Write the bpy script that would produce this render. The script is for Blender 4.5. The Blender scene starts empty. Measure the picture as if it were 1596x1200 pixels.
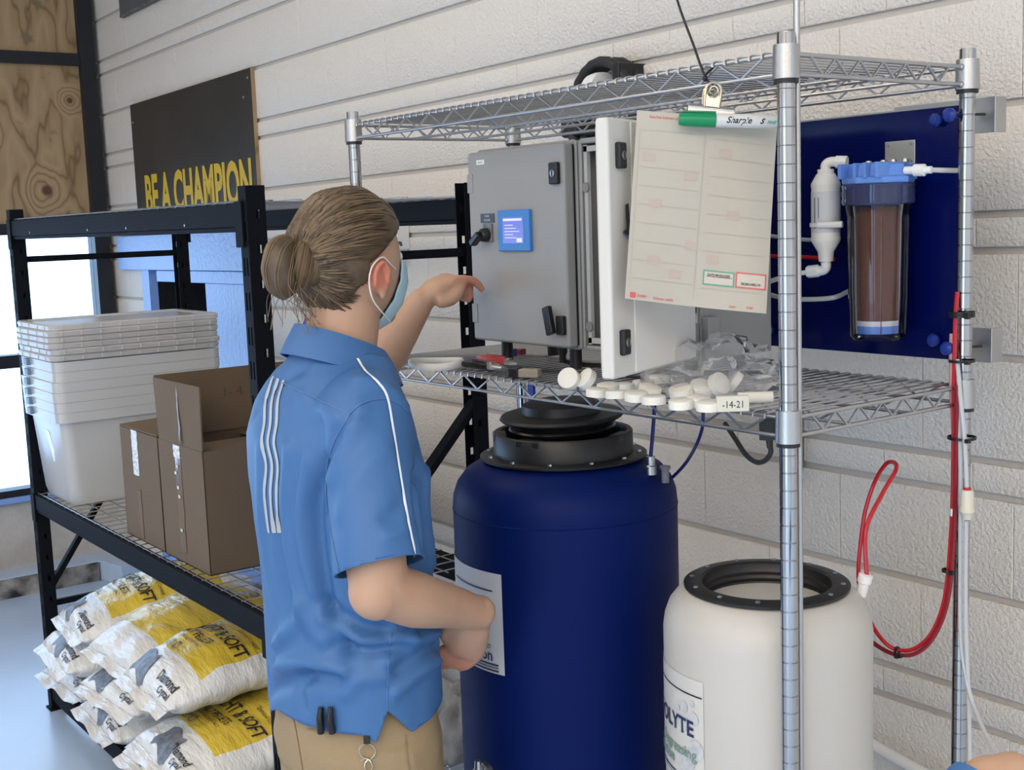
import bpy, bmesh, math, random
import numpy as np
from mathutils import Vector, Matrix, noise
from mathutils.bvhtree import BVHTree
S = bpy.context.scene
COL = S.collection
R = random.Random(7)

# ------------------------------------------------------------------ camera
CAM_H = 1.745
F_PX = 1930.0
RIGHT = Vector((0.59798, 0.80073, -0.03529)); FWD = Vector((-0.79703, 0.58941, -0.13171))
cd = bpy.data.cameras.new('camera'); cam = bpy.data.objects.new('camera', cd); COL.objects.link(cam)
cd.sensor_fit = 'HORIZONTAL'; cd.sensor_width = 36.0; cd.lens = F_PX / 1596 * 36.0
cd.clip_start = 0.05; cd.clip_end = 200
FWD.normalize(); RIGHT = (RIGHT - FWD * RIGHT.dot(FWD)).normalized(); DOWN = FWD.cross(RIGHT).normalized()
m = Matrix.Identity(4)
for i in range(3):
    m[i][0] = RIGHT[i]; m[i][1] = -DOWN[i]; m[i][2] = -FWD[i]
m.translation = (0, 0, CAM_H)
cam.matrix_world = m
S.camera = cam

# ------------------------------------------------------------------ light
w = bpy.data.worlds.new('sky'); S.world = w; w.use_nodes = True
bg = w.node_tree.nodes['Background']; bg.inputs[0].default_value = (0.44, 0.68, 1.0, 1); bg.inputs[1].default_value = 5.0
S.view_settings.view_transform = 'Standard'; S.view_settings.look = 'None'
S.view_settings.gamma = 1.0; S.view_settings.use_curve_mapping = False
S.view_settings.exposure = 0.0
def area(name, loc, size, power, col, rot=(0, 0, 0), portal=False):
    l = bpy.data.lights.new(name, 'AREA'); l.shape = 'RECTANGLE'; l.size, l.size_y = size; l.energy = power; l.color = col
    o = bpy.data.objects.new(name, l); o.location = loc; o.rotation_euler = rot; COL.objects.link(o)
    if portal: l.cycles.is_portal = True
    return o
WARM = (1.0, 0.84, 0.65)
for i, (x, y) in enumerate([(-4.2, -1.8), (-1.4, -1.8), (1.4, -1.8), (3.4, -0.6), (-4.2, -4.0), (-1.4, -4.0), (1.4, -4.0), (3.4, -3.0)]):
    area('unseen_ceiling_lamp', (x, y, 3.72), (2.6, 1.9), {-4.2: 34, -1.4: 42, 1.4: 74, 3.4: 74}[x], WARM)  # lamps out of view, added and spread wide to brighten the lower wall
area('unseen_ceiling_lamp', (-3.1, 0.55, 3.72), (1.2, 0.3), 15, WARM)
area('added_opening_portal', (.5, -5.1, 1.2), (2.8, 2.4), 1, (1, 1, 1), (math.radians(90), 0, 0), True)  # sky portal for the unseen opening added in the back wall
area('window_portal', (-6.62, -1.1, 1.1), (1.5, 6.4), 1, (1, 1, 1), (0, math.radians(-90), 0), True)

# ------------------------------------------------------------------ mesh helpers
class MB:
    def __init__(s): s.v = []; s.f = []
    def add(s, v, f):
        n = len(s.v); s.v += [Vector(p) for p in v]; s.f += [tuple(i + n for i in q) for q in f]; return s
    def box(s, x0, x1, y0, y1, z0, z1):
        return s.add([(x0,y0,z0),(x1,y0,z0),(x1,y1,z0),(x0,y1,z0),(x0,y0,z1),(x1,y0,z1),(x1,y1,z1),(x0,y1,z1)],
                     [(0,3,2,1),(4,5,6,7),(0,1,5,4),(1,2,6,5),(2,3,7,6),(3,0,4,7)])
    def obox(s, c, a, b, d):
        c, a, b, d = Vector(c), Vector(a), Vector(b), Vector(d)
        if a.cross(b).dot(d) < 0: a = -a
        P = [c - a - b - d, c + a - b - d, c + a + b - d, c - a + b - d, c - a - b + d, c + a - b + d, c + a + b + d, c - a + b + d]
        return s.add(P, [(0,3,2,1),(4,5,6,7),(0,1,5,4),(1,2,6,5),(2,3,7,6),(3,0,4,7)])
    def bar(s, p, q, w, h, up=(0, 0, 1)):
        p, q = Vector(p), Vector(q); d = (q - p); u = Vector(up); n = d.normalized(); x = n.cross(u).normalized(); y = x.cross(n)
        return s.obox((p + q) / 2, d / 2, x * w / 2, y * h / 2)
    def tube(s, pts, r, n=8, closed=False, caps=True, flat=1.0, up=None):
        P = [Vector(p) for p in pts]; k = len(P)
        rs = r if isinstance(r, (list, tuple)) else [r] * k
        T = []
        for i in range(k):
            a = P[(i - 1) % k] if (closed or i > 0) else P[i]; b = P[(i + 1) % k] if (closed or i < k - 1) else P[i]
            t = (b - a); T.append(t.normalized() if t.length > 1e-9 else Vector((0, 0, 1)))
        u = Vector(up) if up else (Vector((0, 0, 1)) if abs(T[0].z) < .9 else Vector((1, 0, 0)))
        u = (u - T[0] * u.dot(T[0])).normalized(); vs = []
        for i in range(k):
            u = u - T[i] * u.dot(T[i])
            u = u.normalized() if u.length > 1e-6 else T[i].orthogonal().normalized()
            w_ = T[i].cross(u)
            ra, rb = rs[i] if isinstance(rs[i], tuple) else (rs[i], rs[i] * flat)
            for j in range(n):
                a = 2 * math.pi * j / n; vs.append(P[i] + u * (math.cos(a) * ra) + w_ * (math.sin(a) * rb))
        fs = []
        for i in range(k if closed else k - 1):
            i2 = (i + 1) % k
            for j in range(n): fs.append((i * n + j, i * n + (j + 1) % n, i2 * n + (j + 1) % n, i2 * n + j))
        if caps and not closed:
            fs.append(tuple(range(n - 1, -1, -1))); fs.append(tuple((k - 1) * n + j for j in range(n)))
        return s.add(vs, fs)
    def cyl(s, p, q, r, n=16, r2=None): return s.tube([p, q], [r, r if r2 is None else r2], n)
    def lathe(s, prof, n=32, c=(0, 0, 0), axis=(0, 0, 1), caps=True):
        c = Vector(c); ax = Vector(axis).normalized(); u = ax.orthogonal().normalized() if abs(ax.z) < .999 else Vector((1, 0, 0)); w_ = ax.cross(u)
        vs = []; k = len(prof)
        for r, z in prof:
            for j in range(n):
                a = 2 * math.pi * j / n; vs.append(c + ax * z + u * (r * math.cos(a)) + w_ * (r * math.sin(a)))
        fs = [(i * n + j, i * n + (j + 1) % n, (i + 1) * n + (j + 1) % n, (i + 1) * n + j) for i in range(k - 1) for j in range(n)]
        if caps:
            if prof[0][0] > 1e-6: fs.append(tuple(range(n - 1, -1, -1)))
            if prof[-1][0] > 1e-6: fs.append(tuple((k - 1) * n + j for j in range(n)))
        return s.add(vs, fs)
    def ball(s, c, r, nu=12, nv=16, rot=None):
        c = Vector(c); r = r if isinstance(r, (tuple, list)) else (r, r, r); vs = []; fs = []
        for i in range(nu + 1):
            t = math.pi * i / nu
            for j in range(nv):
                a = 2 * math.pi * j / nv; p = Vector((r[0] * math.sin(t) * math.cos(a), r[1] * math.sin(t) * math.sin(a), r[2] * math.cos(t)))
                vs.append(c + (rot @ p if rot else p))
        for i in range(nu):
            for j in range(nv): fs.append((i * nv + j, (i + 1) * nv + j, (i + 1) * nv + (j + 1) % nv, i * nv + (j + 1) % nv))
        return s.add(vs, fs)
    def grid(s, P, wrap=False):
        h = len(P); w_ = len(P[0]); vs = [p for row in P for p in row]
        fs = [(i * w_ + j, i * w_ + (j + 1) % w_, (i + 1) * w_ + (j + 1) % w_, (i + 1) * w_ + j) for i in range(h - 1) for j in range(w_ if wrap else w_ - 1)]
        return s.add(vs, fs)
    def poly(s, pts, n, t):
        """flat outline extruded by t along n"""
        n = Vector(n).normalized() * t; P = [Vector(p) for p in pts]; k = len(P)
        fs = [tuple(range(k - 1, -1, -1)), tuple(range(k, 2 * k))] + [(i, (i + 1) % k, k + (i + 1) % k, k + i) for i in range(k)]
        return s.add(P + [p + n for p in P], fs)
    def merge(s, o): return s.add(o.v, o.f)

ORG = {}
def mesh_of(name, mb, mat_, org, smooth=40, clean=True):
    me = bpy.data.meshes.new(name)
    me.from_pydata([tuple(p - org) for p in mb.v], [], mb.f)
    if clean:
        b = bmesh.new(); b.from_mesh(me); bmesh.ops.remove_doubles(b, verts=b.verts, dist=1e-6)
        b.faces.ensure_lookup_table(); b.to_mesh(me); b.free()
    if smooth:
        me.polygons.foreach_set('use_smooth', [True] * len(me.polygons)); me.set_sharp_from_angle(angle=math.radians(smooth))
    if mat_: me.materials.append(mat_)
    me.update(); return me
def obj(name, mb, mat_, parent=None, smooth=40, bevel=0, seg=2, org=None, label=None):
    """one mesh object; coordinates are given in world space"""
    if parent is not None: org = ORG[parent.name]
    elif org is None:
        xs = [p.x for p in mb.v]; ys = [p.y for p in mb.v]; zs = [p.z for p in mb.v]
        org = Vector(((min(xs) + max(xs)) / 2, (min(ys) + max(ys)) / 2, min(zs)))
    org = Vector(org)
    o = bpy.data.objects.new(name, mesh_of(name, mb, mat_, org, smooth)); COL.objects.link(o)
    ORG[o.name] = org
    if parent is not None: o.parent = parent
    else: o.location = org
    if bevel:
        md = o.modifiers.new('bevel', 'BEVEL'); md.width = bevel; md.segments = seg; md.limit_method = 'ANGLE'; md.angle_limit = math.radians(40); md.harden_normals = True
    if label: o['label'] = label
    return o
def root(name, loc, label, cat, group=None, kind=None):
    o = bpy.data.objects.new(name, None); COL.objects.link(o); o.location = loc; o.empty_display_size = 0.1; ORG[o.name] = Vector(loc)
    if label: tag(o, label, cat, group)
    if kind: o['kind'] = kind
    return o
def tag(o, label, cat, group=None):
    o['label'] = label; o['category'] = cat
    if group: o['group'] = group
    return o
def struct(o, label=None):
    o['kind'] = 'structure'
    if label: o['label'] = label
    return o
def text_mb(s, size, org=(0, 0, 0), ux=(1, 0, 0), uy=(0, 0, 1), sx=1.0, align='LEFT', ext=0.0008, fn=None, bold=0.0, shear=0.0, sub=0):
    """flat lettering as a mesh: origin, reading direction ux, up direction uy; fn maps (u,v) to a surface point"""
    c = bpy.data.curves.new('lettering', 'FONT'); c.body = s; c.size = size; c.align_x = align; c.offset = bold; c.shear = shear; c.resolution_u = 3
    t = bpy.data.objects.new('lettering', c); COL.objects.link(t)
    dg = bpy.context.evaluated_depsgraph_get(); me = t.evaluated_get(dg).to_mesh()
    vs = [v.co.copy() for v in me.vertices]; fs = [tuple(p.vertices) for p in me.polygons]
    t.evaluated_get(dg).to_mesh_clear(); bpy.data.objects.remove(t); bpy.data.curves.remove(c)
    mb = MB(); O = Vector(org); X = Vector(ux); Y = Vector(uy)
    if fn: mb.add([fn(v.x * sx, v.y) for v in vs], fs)
    else: mb.add([O + X * (v.x * sx) + Y * v.y for v in vs], fs)
    return mb
def ribbon(pts, nrm, w_, lift=0.0):
    """flat strip along pts lying across normals nrm"""
    mb = MB(); row = []
    for i, p in enumerate(pts):
        a = pts[max(i - 1, 0)]; b = pts[min(i + 1, len(pts) - 1)]; t = (b - a).normalized(); x = t.cross(nrm[i]).normalized()
        row.append([p + nrm[i] * lift - x * w_ / 2, p + nrm[i] * (lift + w_ * .12), p + nrm[i] * lift + x * w_ / 2])
    return mb.grid(row)
def spline(P, n=8, closed=False):
    """Catmull-Rom through points"""
    P = [Vector(p) for p in P]; k = len(P); out = []
    for i in range(k if closed else k - 1):
        p0 = P[(i - 1) % k] if (closed or i > 0) else P[i] * 2 - P[i + 1]
        p1 = P[i]; p2 = P[(i + 1) % k]; p3 = P[(i + 2) % k] if (closed or i + 2 < k) else p2 * 2 - p1
        for j in range(n):
            t = j / n; out.append(0.5 * ((2 * p1) + (p2 - p0) * t + (2 * p0 - 5 * p1 + 4 * p2 - p3) * t * t + (3 * p1 - p0 - 3 * p2 + p3) * t ** 3))
    if not closed: out.append(P[-1].copy())
    return out
def lerp_tab(tab, x):
    if x <= tab[0][0]: return tab[0][1:]
    for a, b in zip(tab, tab[1:]):
        if x <= b[0]:
            t = (x - a[0]) / (b[0] - a[0]); t = t * t * (3 - 2 * t) if False else t
            return tuple(p + (q - p) * t for p, q in zip(a[1:], b[1:]))
    return tab[-1][1:]

# ------------------------------------------------------------------ materials
MATS = {}
def mat(name, col, rough=.5, metal=0., bump=None, var=None, spec=.5, trans=0., alpha=1., emit=None, coat=0., sss=0., sheen=0., coords='Position', ior=1.45, thin=None):
    """bump=(scale, strength, detail)  var=(scale, amount, second colour)"""
    m = bpy.data.materials.new(name); m.use_nodes = True; nt = m.node_tree; b = nt.nodes['Principled BSDF']
    b.inputs['Base Color'].default_value = (*col, 1); b.inputs['Roughness'].default_value = rough; b.inputs['Metallic'].default_value = metal
    b.inputs['Specular IOR Level'].default_value = spec; b.inputs['Transmission Weight'].default_value = trans; b.inputs['Alpha'].default_value = alpha
    b.inputs['Coat Weight'].default_value = coat; b.inputs['IOR'].default_value = ior; b.inputs['Sheen Weight'].default_value = sheen
    if sss: b.inputs['Subsurface Weight'].default_value = sss; b.inputs['Subsurface Radius'].default_value = (.02, .008, .004); b.inputs['Subsurface Scale'].default_value = .4
    if emit: b.inputs['Emission Color'].default_value = (*emit[0], 1); b.inputs['Emission Strength'].default_value = emit[1]
    src = None
    if bump or var:
        if coords == 'Position': src = nt.nodes.new('ShaderNodeNewGeometry').outputs['Position']
        else: src = nt.nodes.new('ShaderNodeTexCoord').outputs[coords]
    if var:
        n = nt.nodes.new('ShaderNodeTexNoise'); n.inputs['Scale'].default_value = var[0]; n.inputs['Detail'].default_value = 5
        nt.links.new(src, n.inputs['Vector'])
        r = nt.nodes.new('ShaderNodeValToRGB'); r.color_ramp.elements[0].position = .35; r.color_ramp.elements[1].position = .68
        r.color_ramp.elements[0].color = (*[c + (d - c) * var[1] for c, d in zip(col, var[2])], 1); r.color_ramp.elements[1].color = (*col, 1)
        nt.links.new(n.outputs['Fac'], r.inputs['Fac']); nt.links.new(r.outputs['Color'], b.inputs['Base Color'])
    if bump:
        n = nt.nodes.new('ShaderNodeTexNoise'); n.inputs['Scale'].default_value = bump[0]; n.inputs['Detail'].default_value = bump[2] if len(bump) > 2 else 4
        nt.links.new(src, n.inputs['Vector'])
        k = nt.nodes.new('ShaderNodeBump'); k.inputs['Strength'].default_value = bump[1]; k.inputs['Distance'].default_value = bump[3] if len(bump) > 3 else .01
        nt.links.new(n.outputs['Fac'], k.inputs['Height']); nt.links.new(k.outputs['Normal'], b.inputs['Normal'])
    MATS[name] = m; return m
def nodes_of(m): return m.node_tree, m.node_tree.nodes['Principled BSDF']

M_block = mat('painted_block', (.72, .672, .608), .62, bump=(130, 1.0, 2, .0048), var=(2.2, .25, (.62, .58, .525)))
M_mortar = mat('shaded_bare_mortar', (.52, .485, .44), .7, bump=(60, .6, 3, .004))  # darker than the blocks: joint shadow plus mortar the paint missed, in one colour
M_wallp = mat('plain_paint', (.62, .60, .57), .7)
M_ceil = mat('ceiling_paint', (.72, .71, .69), .8)
M_floor = mat('sealed_concrete_daylight_tint', (.46, .58, .75), .28, bump=(9, .08, 5), var=(3.0, .5, (.38, .47, .60)))  # blue of the window daylight is mixed into both concrete colours
M_conc = mat('raw_concrete', (.56, .53, .49), .85, bump=(40, .5, 6), var=(6, .6, (.33, .30, .26)))
M_kerbdark = mat('tarred_concrete', (.42, .40, .37), .8, bump=(30, .5, 6), var=(9, 1.0, (.02, .02, .02)))
M_frame = mat('black_steel_frame', (.010, .011, .016), .45)
M_rack = mat('black_powder_coat', (.005, .006, .009), .62, bump=(300, .15, 2), spec=.10)
M_chrome = mat('chrome', (.43, .43, .44), .10, 1.0)
M_zinc = mat('zinc_wire', (.46, .46, .47), .30, 1.0)
M_steel = mat('brushed_steel', (.46, .46, .455), .35, 1.0, bump=(400, .05, 1))
M_black = mat('black_plastic', (.012, .012, .013), .42)
M_blackgloss = mat('black_glossy_plastic', (.008, .008, .009), .22)
M_rubber = mat('black_rubber', (.02, .02, .02), .6)
M_white = mat('white_plastic', (.78, .76, .72), .4)
M_whitegloss = mat('white_fitting', (.80, .79, .77), .3)
M_cabgrey = mat('enclosure_grey', (.27, .265, .255), .42, bump=(500, .04, 2))
M_cabdark = mat('enclosure_inner_grey', (.20, .20, .195), .5)
M_cabin = mat('enclosure_liner', (.40, .39, .375), .5)
M_blue_pl = mat('blue_panel', (.001, .004, .07), .14, spec=.22)
M_bluetank = mat('blue_tank', (.001, .008, .078), .5, bump=(60, .04, 2), var=(3, .45, (.001, .011, .10)), spec=.12)
M_whitetank = mat('white_tank', (.50, .475, .435), .42, bump=(50, .03, 2), sss=.1)
M_lblue = mat('light_blue_plastic', (.13, .27, .68), .35)
M_red = mat('red_tube', (.45, .010, .018), .25, spec=.6)
M_dkred = mat('dark_red_tube', (.22, .006, .014), .3)
M_navy = mat('navy_tube', (.006, .010, .10), .3)
M_blueb = mat('bright_blue_plastic', (.006, .02, .33), .35)
M_card = mat('cardboard', (.135, .095, .06), .8, bump=(120, .1, 3), var=(5, .4, (.13, .088, .053)))
M_tape = mat('packing_tape', (.15, .105, .075), .15, spec=.6)
M_tapeshiny = mat('silvery_tape', (.62, .60, .58), .22, spec=.8, bump=(80, .6, 3))
M_skin = mat('skin', (.47, .285, .188), .5, sss=.06, var=(30, .35, (.44, .235, .15)))
M_hair = mat('dark_blond_hair', (.092, .058, .029), .42, var=(55, .75, (.050, .031, .016)))
M_hairlt = mat('light_blond_hair', (.160, .104, .054), .40)
M_maskm = mat('pale_blue_mask', (.36, .50, .56), .75)
M_loop = mat('mask_loop', (.75, .70, .64), .6)
M_shirt = mat('blue_polo_knit', (.043, .130, .31), .50, bump=(900, .12, 2))
M_stripe = mat('grey_stripe_print', (.38, .40, .43), .5)
M_pipe = mat('white_piping', (.75, .78, .82), .5)
M_pants = mat('khaki_twill', (.30, .215, .12), .8, bump=(700, .2, 2), var=(8, .3, (.25, .18, .10)))
M_yellow = mat('yellow_letter_paint', (.60, .40, .02), .5)
M_boardk = mat('black_board_paint', (.022, .022, .022), .45, var=(4, .8, (.035, .033, .03)), bump=(90, .1, 4))
M_print = mat('black_print', (.02, .02, .025), .5)
M_dkprint = mat('dark_grey_print', (.055, .06, .075), .4, var=(40, .8, (.20, .21, .24)))
M_navyprint = mat('navy_print', (.02, .03, .09), .5)
M_greenprint = mat('grey_green_print', (.18, .28, .24), .5)
M_redprint = mat('red_print', (.60, .10, .10), .5)
M_grprint = mat('green_print', (.10, .33, .22), .5)
M_label = mat('silver_label', (.56, .57, .60), .35)
M_brass = mat('aged_nickel', (.52, .48, .38), .3, 1.0)
M_green = mat('green_cap', (.0, .22, .08), .35)
M_marker = mat('marker_barrel', (.60, .60, .59), .35)
M_brown = mat('brown_resin', (.14, .042, .013), .6, var=(22, .6, (.085, .026, .010)))
M_cloth = mat('grey_cloth', (.23, .22, .21), .9, bump=(300, .4, 3))
M_knobblue = mat('blue_knob', (.008, .03, .22), .3)
M_palepaint = mat('pale_blue_paint', (.22, .36, .70), .38, bump=(45, .7, 4, .006))
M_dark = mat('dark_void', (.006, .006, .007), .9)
M_paperclr = mat('label_paper', (.64, .60, .52), .6)
M_pinkpr = mat('faint_pink_print', (.62, .46, .42), .6)
M_greypr = mat('faint_grey_print', (.55, .52, .45), .6)
M_screen = mat('touchscreen', (.02, .02, .05), .15, emit=((.20, .24, .85), .75))
M_screenlt = mat('screen_text', (.3, .3, .4), .3, emit=((.62, .66, .95), .8))
M_bezel = mat('blue_bezel', (.045, .20, .55), .4)
M_ties = mat('black_cable_tie', (.01, .01, .01), .4)
M_tubew = mat('milky_tube', (.62, .62, .62), .25, trans=.25)
M_tubepink = mat('pink_tinted_tube', (.50, .24, .24), .3)
M_tan = mat('ivory_fitting', (.62, .58, .47), .4)

def glassy(name, col, tr, rough=.08, body=0.0, ior=1.45, back=.55):
    """thin clear plastic or glass: transparent with glossy reflection and some milky body"""
    m = bpy.data.materials.new(name); m.use_nodes = True; nt = m.node_tree; nt.nodes.clear()
    out = nt.nodes.new('ShaderNodeOutputMaterial'); t = nt.nodes.new('ShaderNodeBsdfTransparent'); t.inputs[0].default_value = (*tr, 1)
    g = nt.nodes.new('ShaderNodeBsdfGlossy'); g.inputs['Roughness'].default_value = rough; g.inputs[0].default_value = (1, 1, 1, 1)
    fr = nt.nodes.new('ShaderNodeFresnel'); fr.inputs[0].default_value = ior
    d = nt.nodes.new('ShaderNodeBsdfDiffuse'); d.inputs[0].default_value = (*col, 1)
    tl = nt.nodes.new('ShaderNodeBsdfTranslucent'); tl.inputs[0].default_value = (*col, 1)
    dd = nt.nodes.new('ShaderNodeMixShader'); dd.inputs[0].default_value = back; nt.links.new(d.outputs[0], dd.inputs[1]); nt.links.new(tl.outputs[0], dd.inputs[2])
    a = nt.nodes.new('ShaderNodeMixShader'); a.inputs[0].default_value = body; nt.links.new(t.outputs[0], a.inputs[1]); nt.links.new(dd.outputs[0], a.inputs[2])
    b = nt.nodes.new('ShaderNodeMixShader'); nt.links.new(fr.outputs[0], b.inputs[0]); nt.links.new(a.outputs[0], b.inputs[1]); nt.links.new(g.outputs[0], b.inputs[2])
    nt.links.new(b.outputs[0], out.inputs[0]); return m
M_pane = glassy('window_glass', (.9, .9, .9), (.97, .98, 1.0), .02)
M_bin = glassy('cloudy_bin_plastic', (.97, .97, .97), (.95, .96, .97), .25, .75, 1.35, .55)
M_lid = glassy('milky_lid_plastic', (.93, .91, .90), (.9, .9, .9), .35, .90)
M_clear = glassy('clear_housing', (.3, .3, .35), (.93, .93, .95), .04, .02, 1.3)
M_bagclear = glassy('clear_bag_film', (.85, .85, .85), (.97, .97, .97), .25, .22, 1.16)
M_clearblue = glassy('clear_blue_collar', (.16, .20, .42), (.55, .60, .85), .08, .40)

# ================================================================== SETTING
WTH = math.radians(-1.25); WTILT = 0.0075
def W(s, z, off=0.0):
    """point on the long block wall: s along it, z up, off towards the room"""
    return Vector((-2 + s * math.cos(WTH) + off * math.sin(WTH), 2.1 + s * math.sin(WTH) - off * math.cos(WTH), z + WTILT * s))
WX = Vector((math.cos(WTH), math.sin(WTH), WTILT)).normalized(); WN = Vector((math.sin(WTH), -math.cos(WTH), 0)); WZ = WN.cross(WX) * -1
if WZ.z < 0: WZ = -WZ
S0, S1, ZT = -4.46, 4.5, 3.8
HOLE = (-3.86, -3.12, 1.60)      # dark doorway in the long wall
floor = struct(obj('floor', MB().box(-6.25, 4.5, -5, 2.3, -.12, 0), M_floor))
struct(obj('ceiling', MB().box(-6.9, 4.5, -5, 2.6, 3.8, 3.9), M_ceil))
struct(obj('wall_back', MB().box(-6.9, -.9, -5.15, -5, -.1, 3.8).box(1.9, 4.6, -5.15, -5, -.1, 3.8).box(-.9, 1.9, -5.15, -5, 2.4, 3.8), M_wallp))   # unseen doorway opening, added so daylight reaches the lower block wall
struct(obj('wall_far', MB().box(4.5, 4.65, -5, 2.6, -.1, 3.8), M_wallp))
# long wall of painted blocks with a brick course after every second block course
wall = root('wall_right', W(0, 0), None, None, kind='structure')
wall.rotation_euler = (0, 0, 0)
def wslab(s0, s1, z0, z1, o0, o1):
    P = [W(s, z, o) for z in (z0, z1) for (s, o) in ((s0, o0), (s1, o0), (s1, o1), (s0, o1))]
    return MB().add(P, [(0,3,2,1),(4,5,6,7),(0,1,5,4),(1,2,6,5),(2,3,7,6),(3,0,4,7)])
back = MB()
for a in ((S0, HOLE[0], -.1, ZT), (HOLE[1], S1, -.1, ZT), (HOLE[0], HOLE[1], HOLE[2], ZT)):
    back.merge(wslab(*a, -.2, -.0095))
obj('mortar_bed', back, M_mortar, wall)
def block_mesh(name, L, Hh, gx, gz, ch):
    """one block or brick with eased edges, front at y=0 facing -y"""
    x = L / 2 - gx / 2; z = Hh / 2 - gz / 2; cx = min(ch, .0016); mb = MB()
    o = [(-x, .0145, -z), (x, .0145, -z), (x, .0145, z), (-x, .0145, z)]
    m1 = [(-x, ch * .55, -z), (x, ch * .55, -z), (x, ch * .55, z), (-x, ch * .55, z)]
    i = [(-x + cx, 0, -z + ch), (x - cx, 0, -z + ch), (x - cx, 0, z - ch), (-x + cx, 0, z - ch)]
    mb.add(o + m1 + i, [(8, 9, 10, 11)] + [(a + k, a + (k + 1) % 4, a + 4 + (k + 1) % 4, a + 4 + k) for a in (0, 4) for k in range(4)])
    return mesh_of(name, mb, M_block, Vector((0, 0, 0)), 30)
PITCH, BR, BL = .463, .067, .198
meshes = {}
rest = MB()
rotm = Matrix((WX, -WN, WZ)).transposed()
def lay(kind, s0, s1, z0, z1):
    L, Hh = s1 - s0, z1 - z0
    if L < .02: return
    key = (kind, round(L, 3))
    if key not in meshes: meshes[key] = block_mesh(kind, L, Hh, .0010, .0145, .0034)
    c = W((s0 + s1) / 2, (z0 + z1) / 2, R.uniform(-.0006, .0006))
    if s0 > 1.15 or z1 < .2 or z0 > 2.98 or (s1 < -1.0 and z1 < .42):
        for p in [meshes[key]]:
            rest.add([c + rotm @ v.co for v in p.vertices], [tuple(q.vertices) for q in p.polygons]); return
    o = bpy.data.objects.new(kind, meshes[key]); COL.objects.link(o); o.parent = wall
    o.location = c - ORG[wall.name]; o.rotation_euler = rotm.to_euler()
k = -3
while True:
    zb = 1.190 + PITCH * k
    if zb > ZT: break
    for kind, z0, z1, ph, st in (('brick', zb, zb + BR, .445, .206), ('block', zb + BR, zb + BR + BL, .537, .408), ('block', zb + BR + BL, zb + PITCH, .332, .408)):
        if z0 > ZT - .05: continue
        s = ph - math.ceil((ph - S0) / st) * st
        while s < S1:
            a, b = max(s, S0), min(s + st, S1)
            if z0 < HOLE[2] + .12 and b > HOLE[0] - .02 and a < -2.62:
                if a < HOLE[0] - .02: lay(kind, a, HOLE[0] - .02, z0, z1)
                if b > -2.62: lay(kind, -2.62, b, z0, z1)
            else: lay(kind, a, b, z0, z1)
            s += st
    k += 1
ro = obj('block_rest', rest, M_block, wall, smooth=30); ro['kind'] = 'stuff'
# dark doorway, boarded above and beside
dw = root('door_1', W(-3.5, 0), None, None, kind='structure')
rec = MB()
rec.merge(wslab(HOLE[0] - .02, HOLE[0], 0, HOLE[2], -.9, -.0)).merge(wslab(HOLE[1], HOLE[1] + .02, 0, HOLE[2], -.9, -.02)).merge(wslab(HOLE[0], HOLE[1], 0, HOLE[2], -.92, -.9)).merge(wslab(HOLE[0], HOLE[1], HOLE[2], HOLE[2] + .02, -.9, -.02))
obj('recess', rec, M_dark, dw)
obj('jamb', wslab(HOLE[0] - .09, HOLE[0] + .01, .0, HOLE[2], -.03, .012), M_palepaint, dw)
obj('lintel_board', wslab(-4.24, -2.60, 1.60, 1.765, -.006, .03), M_palepaint, dw, bevel=.003)
obj('lintel_strip', wslab(-3.72, -2.64, 1.545, 1.598, -.006, .02), M_palepaint, dw, bevel=.003)
obj('door_panel', wslab(HOLE[1] - .02, -2.66, .0, 1.545, -.03, .012), M_palepaint, dw, bevel=.003)
obj('door_edge', wslab(-2.66, -2.60, .0, 1.60, -.006, .022), M_palepaint, dw, bevel=.003)

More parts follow.
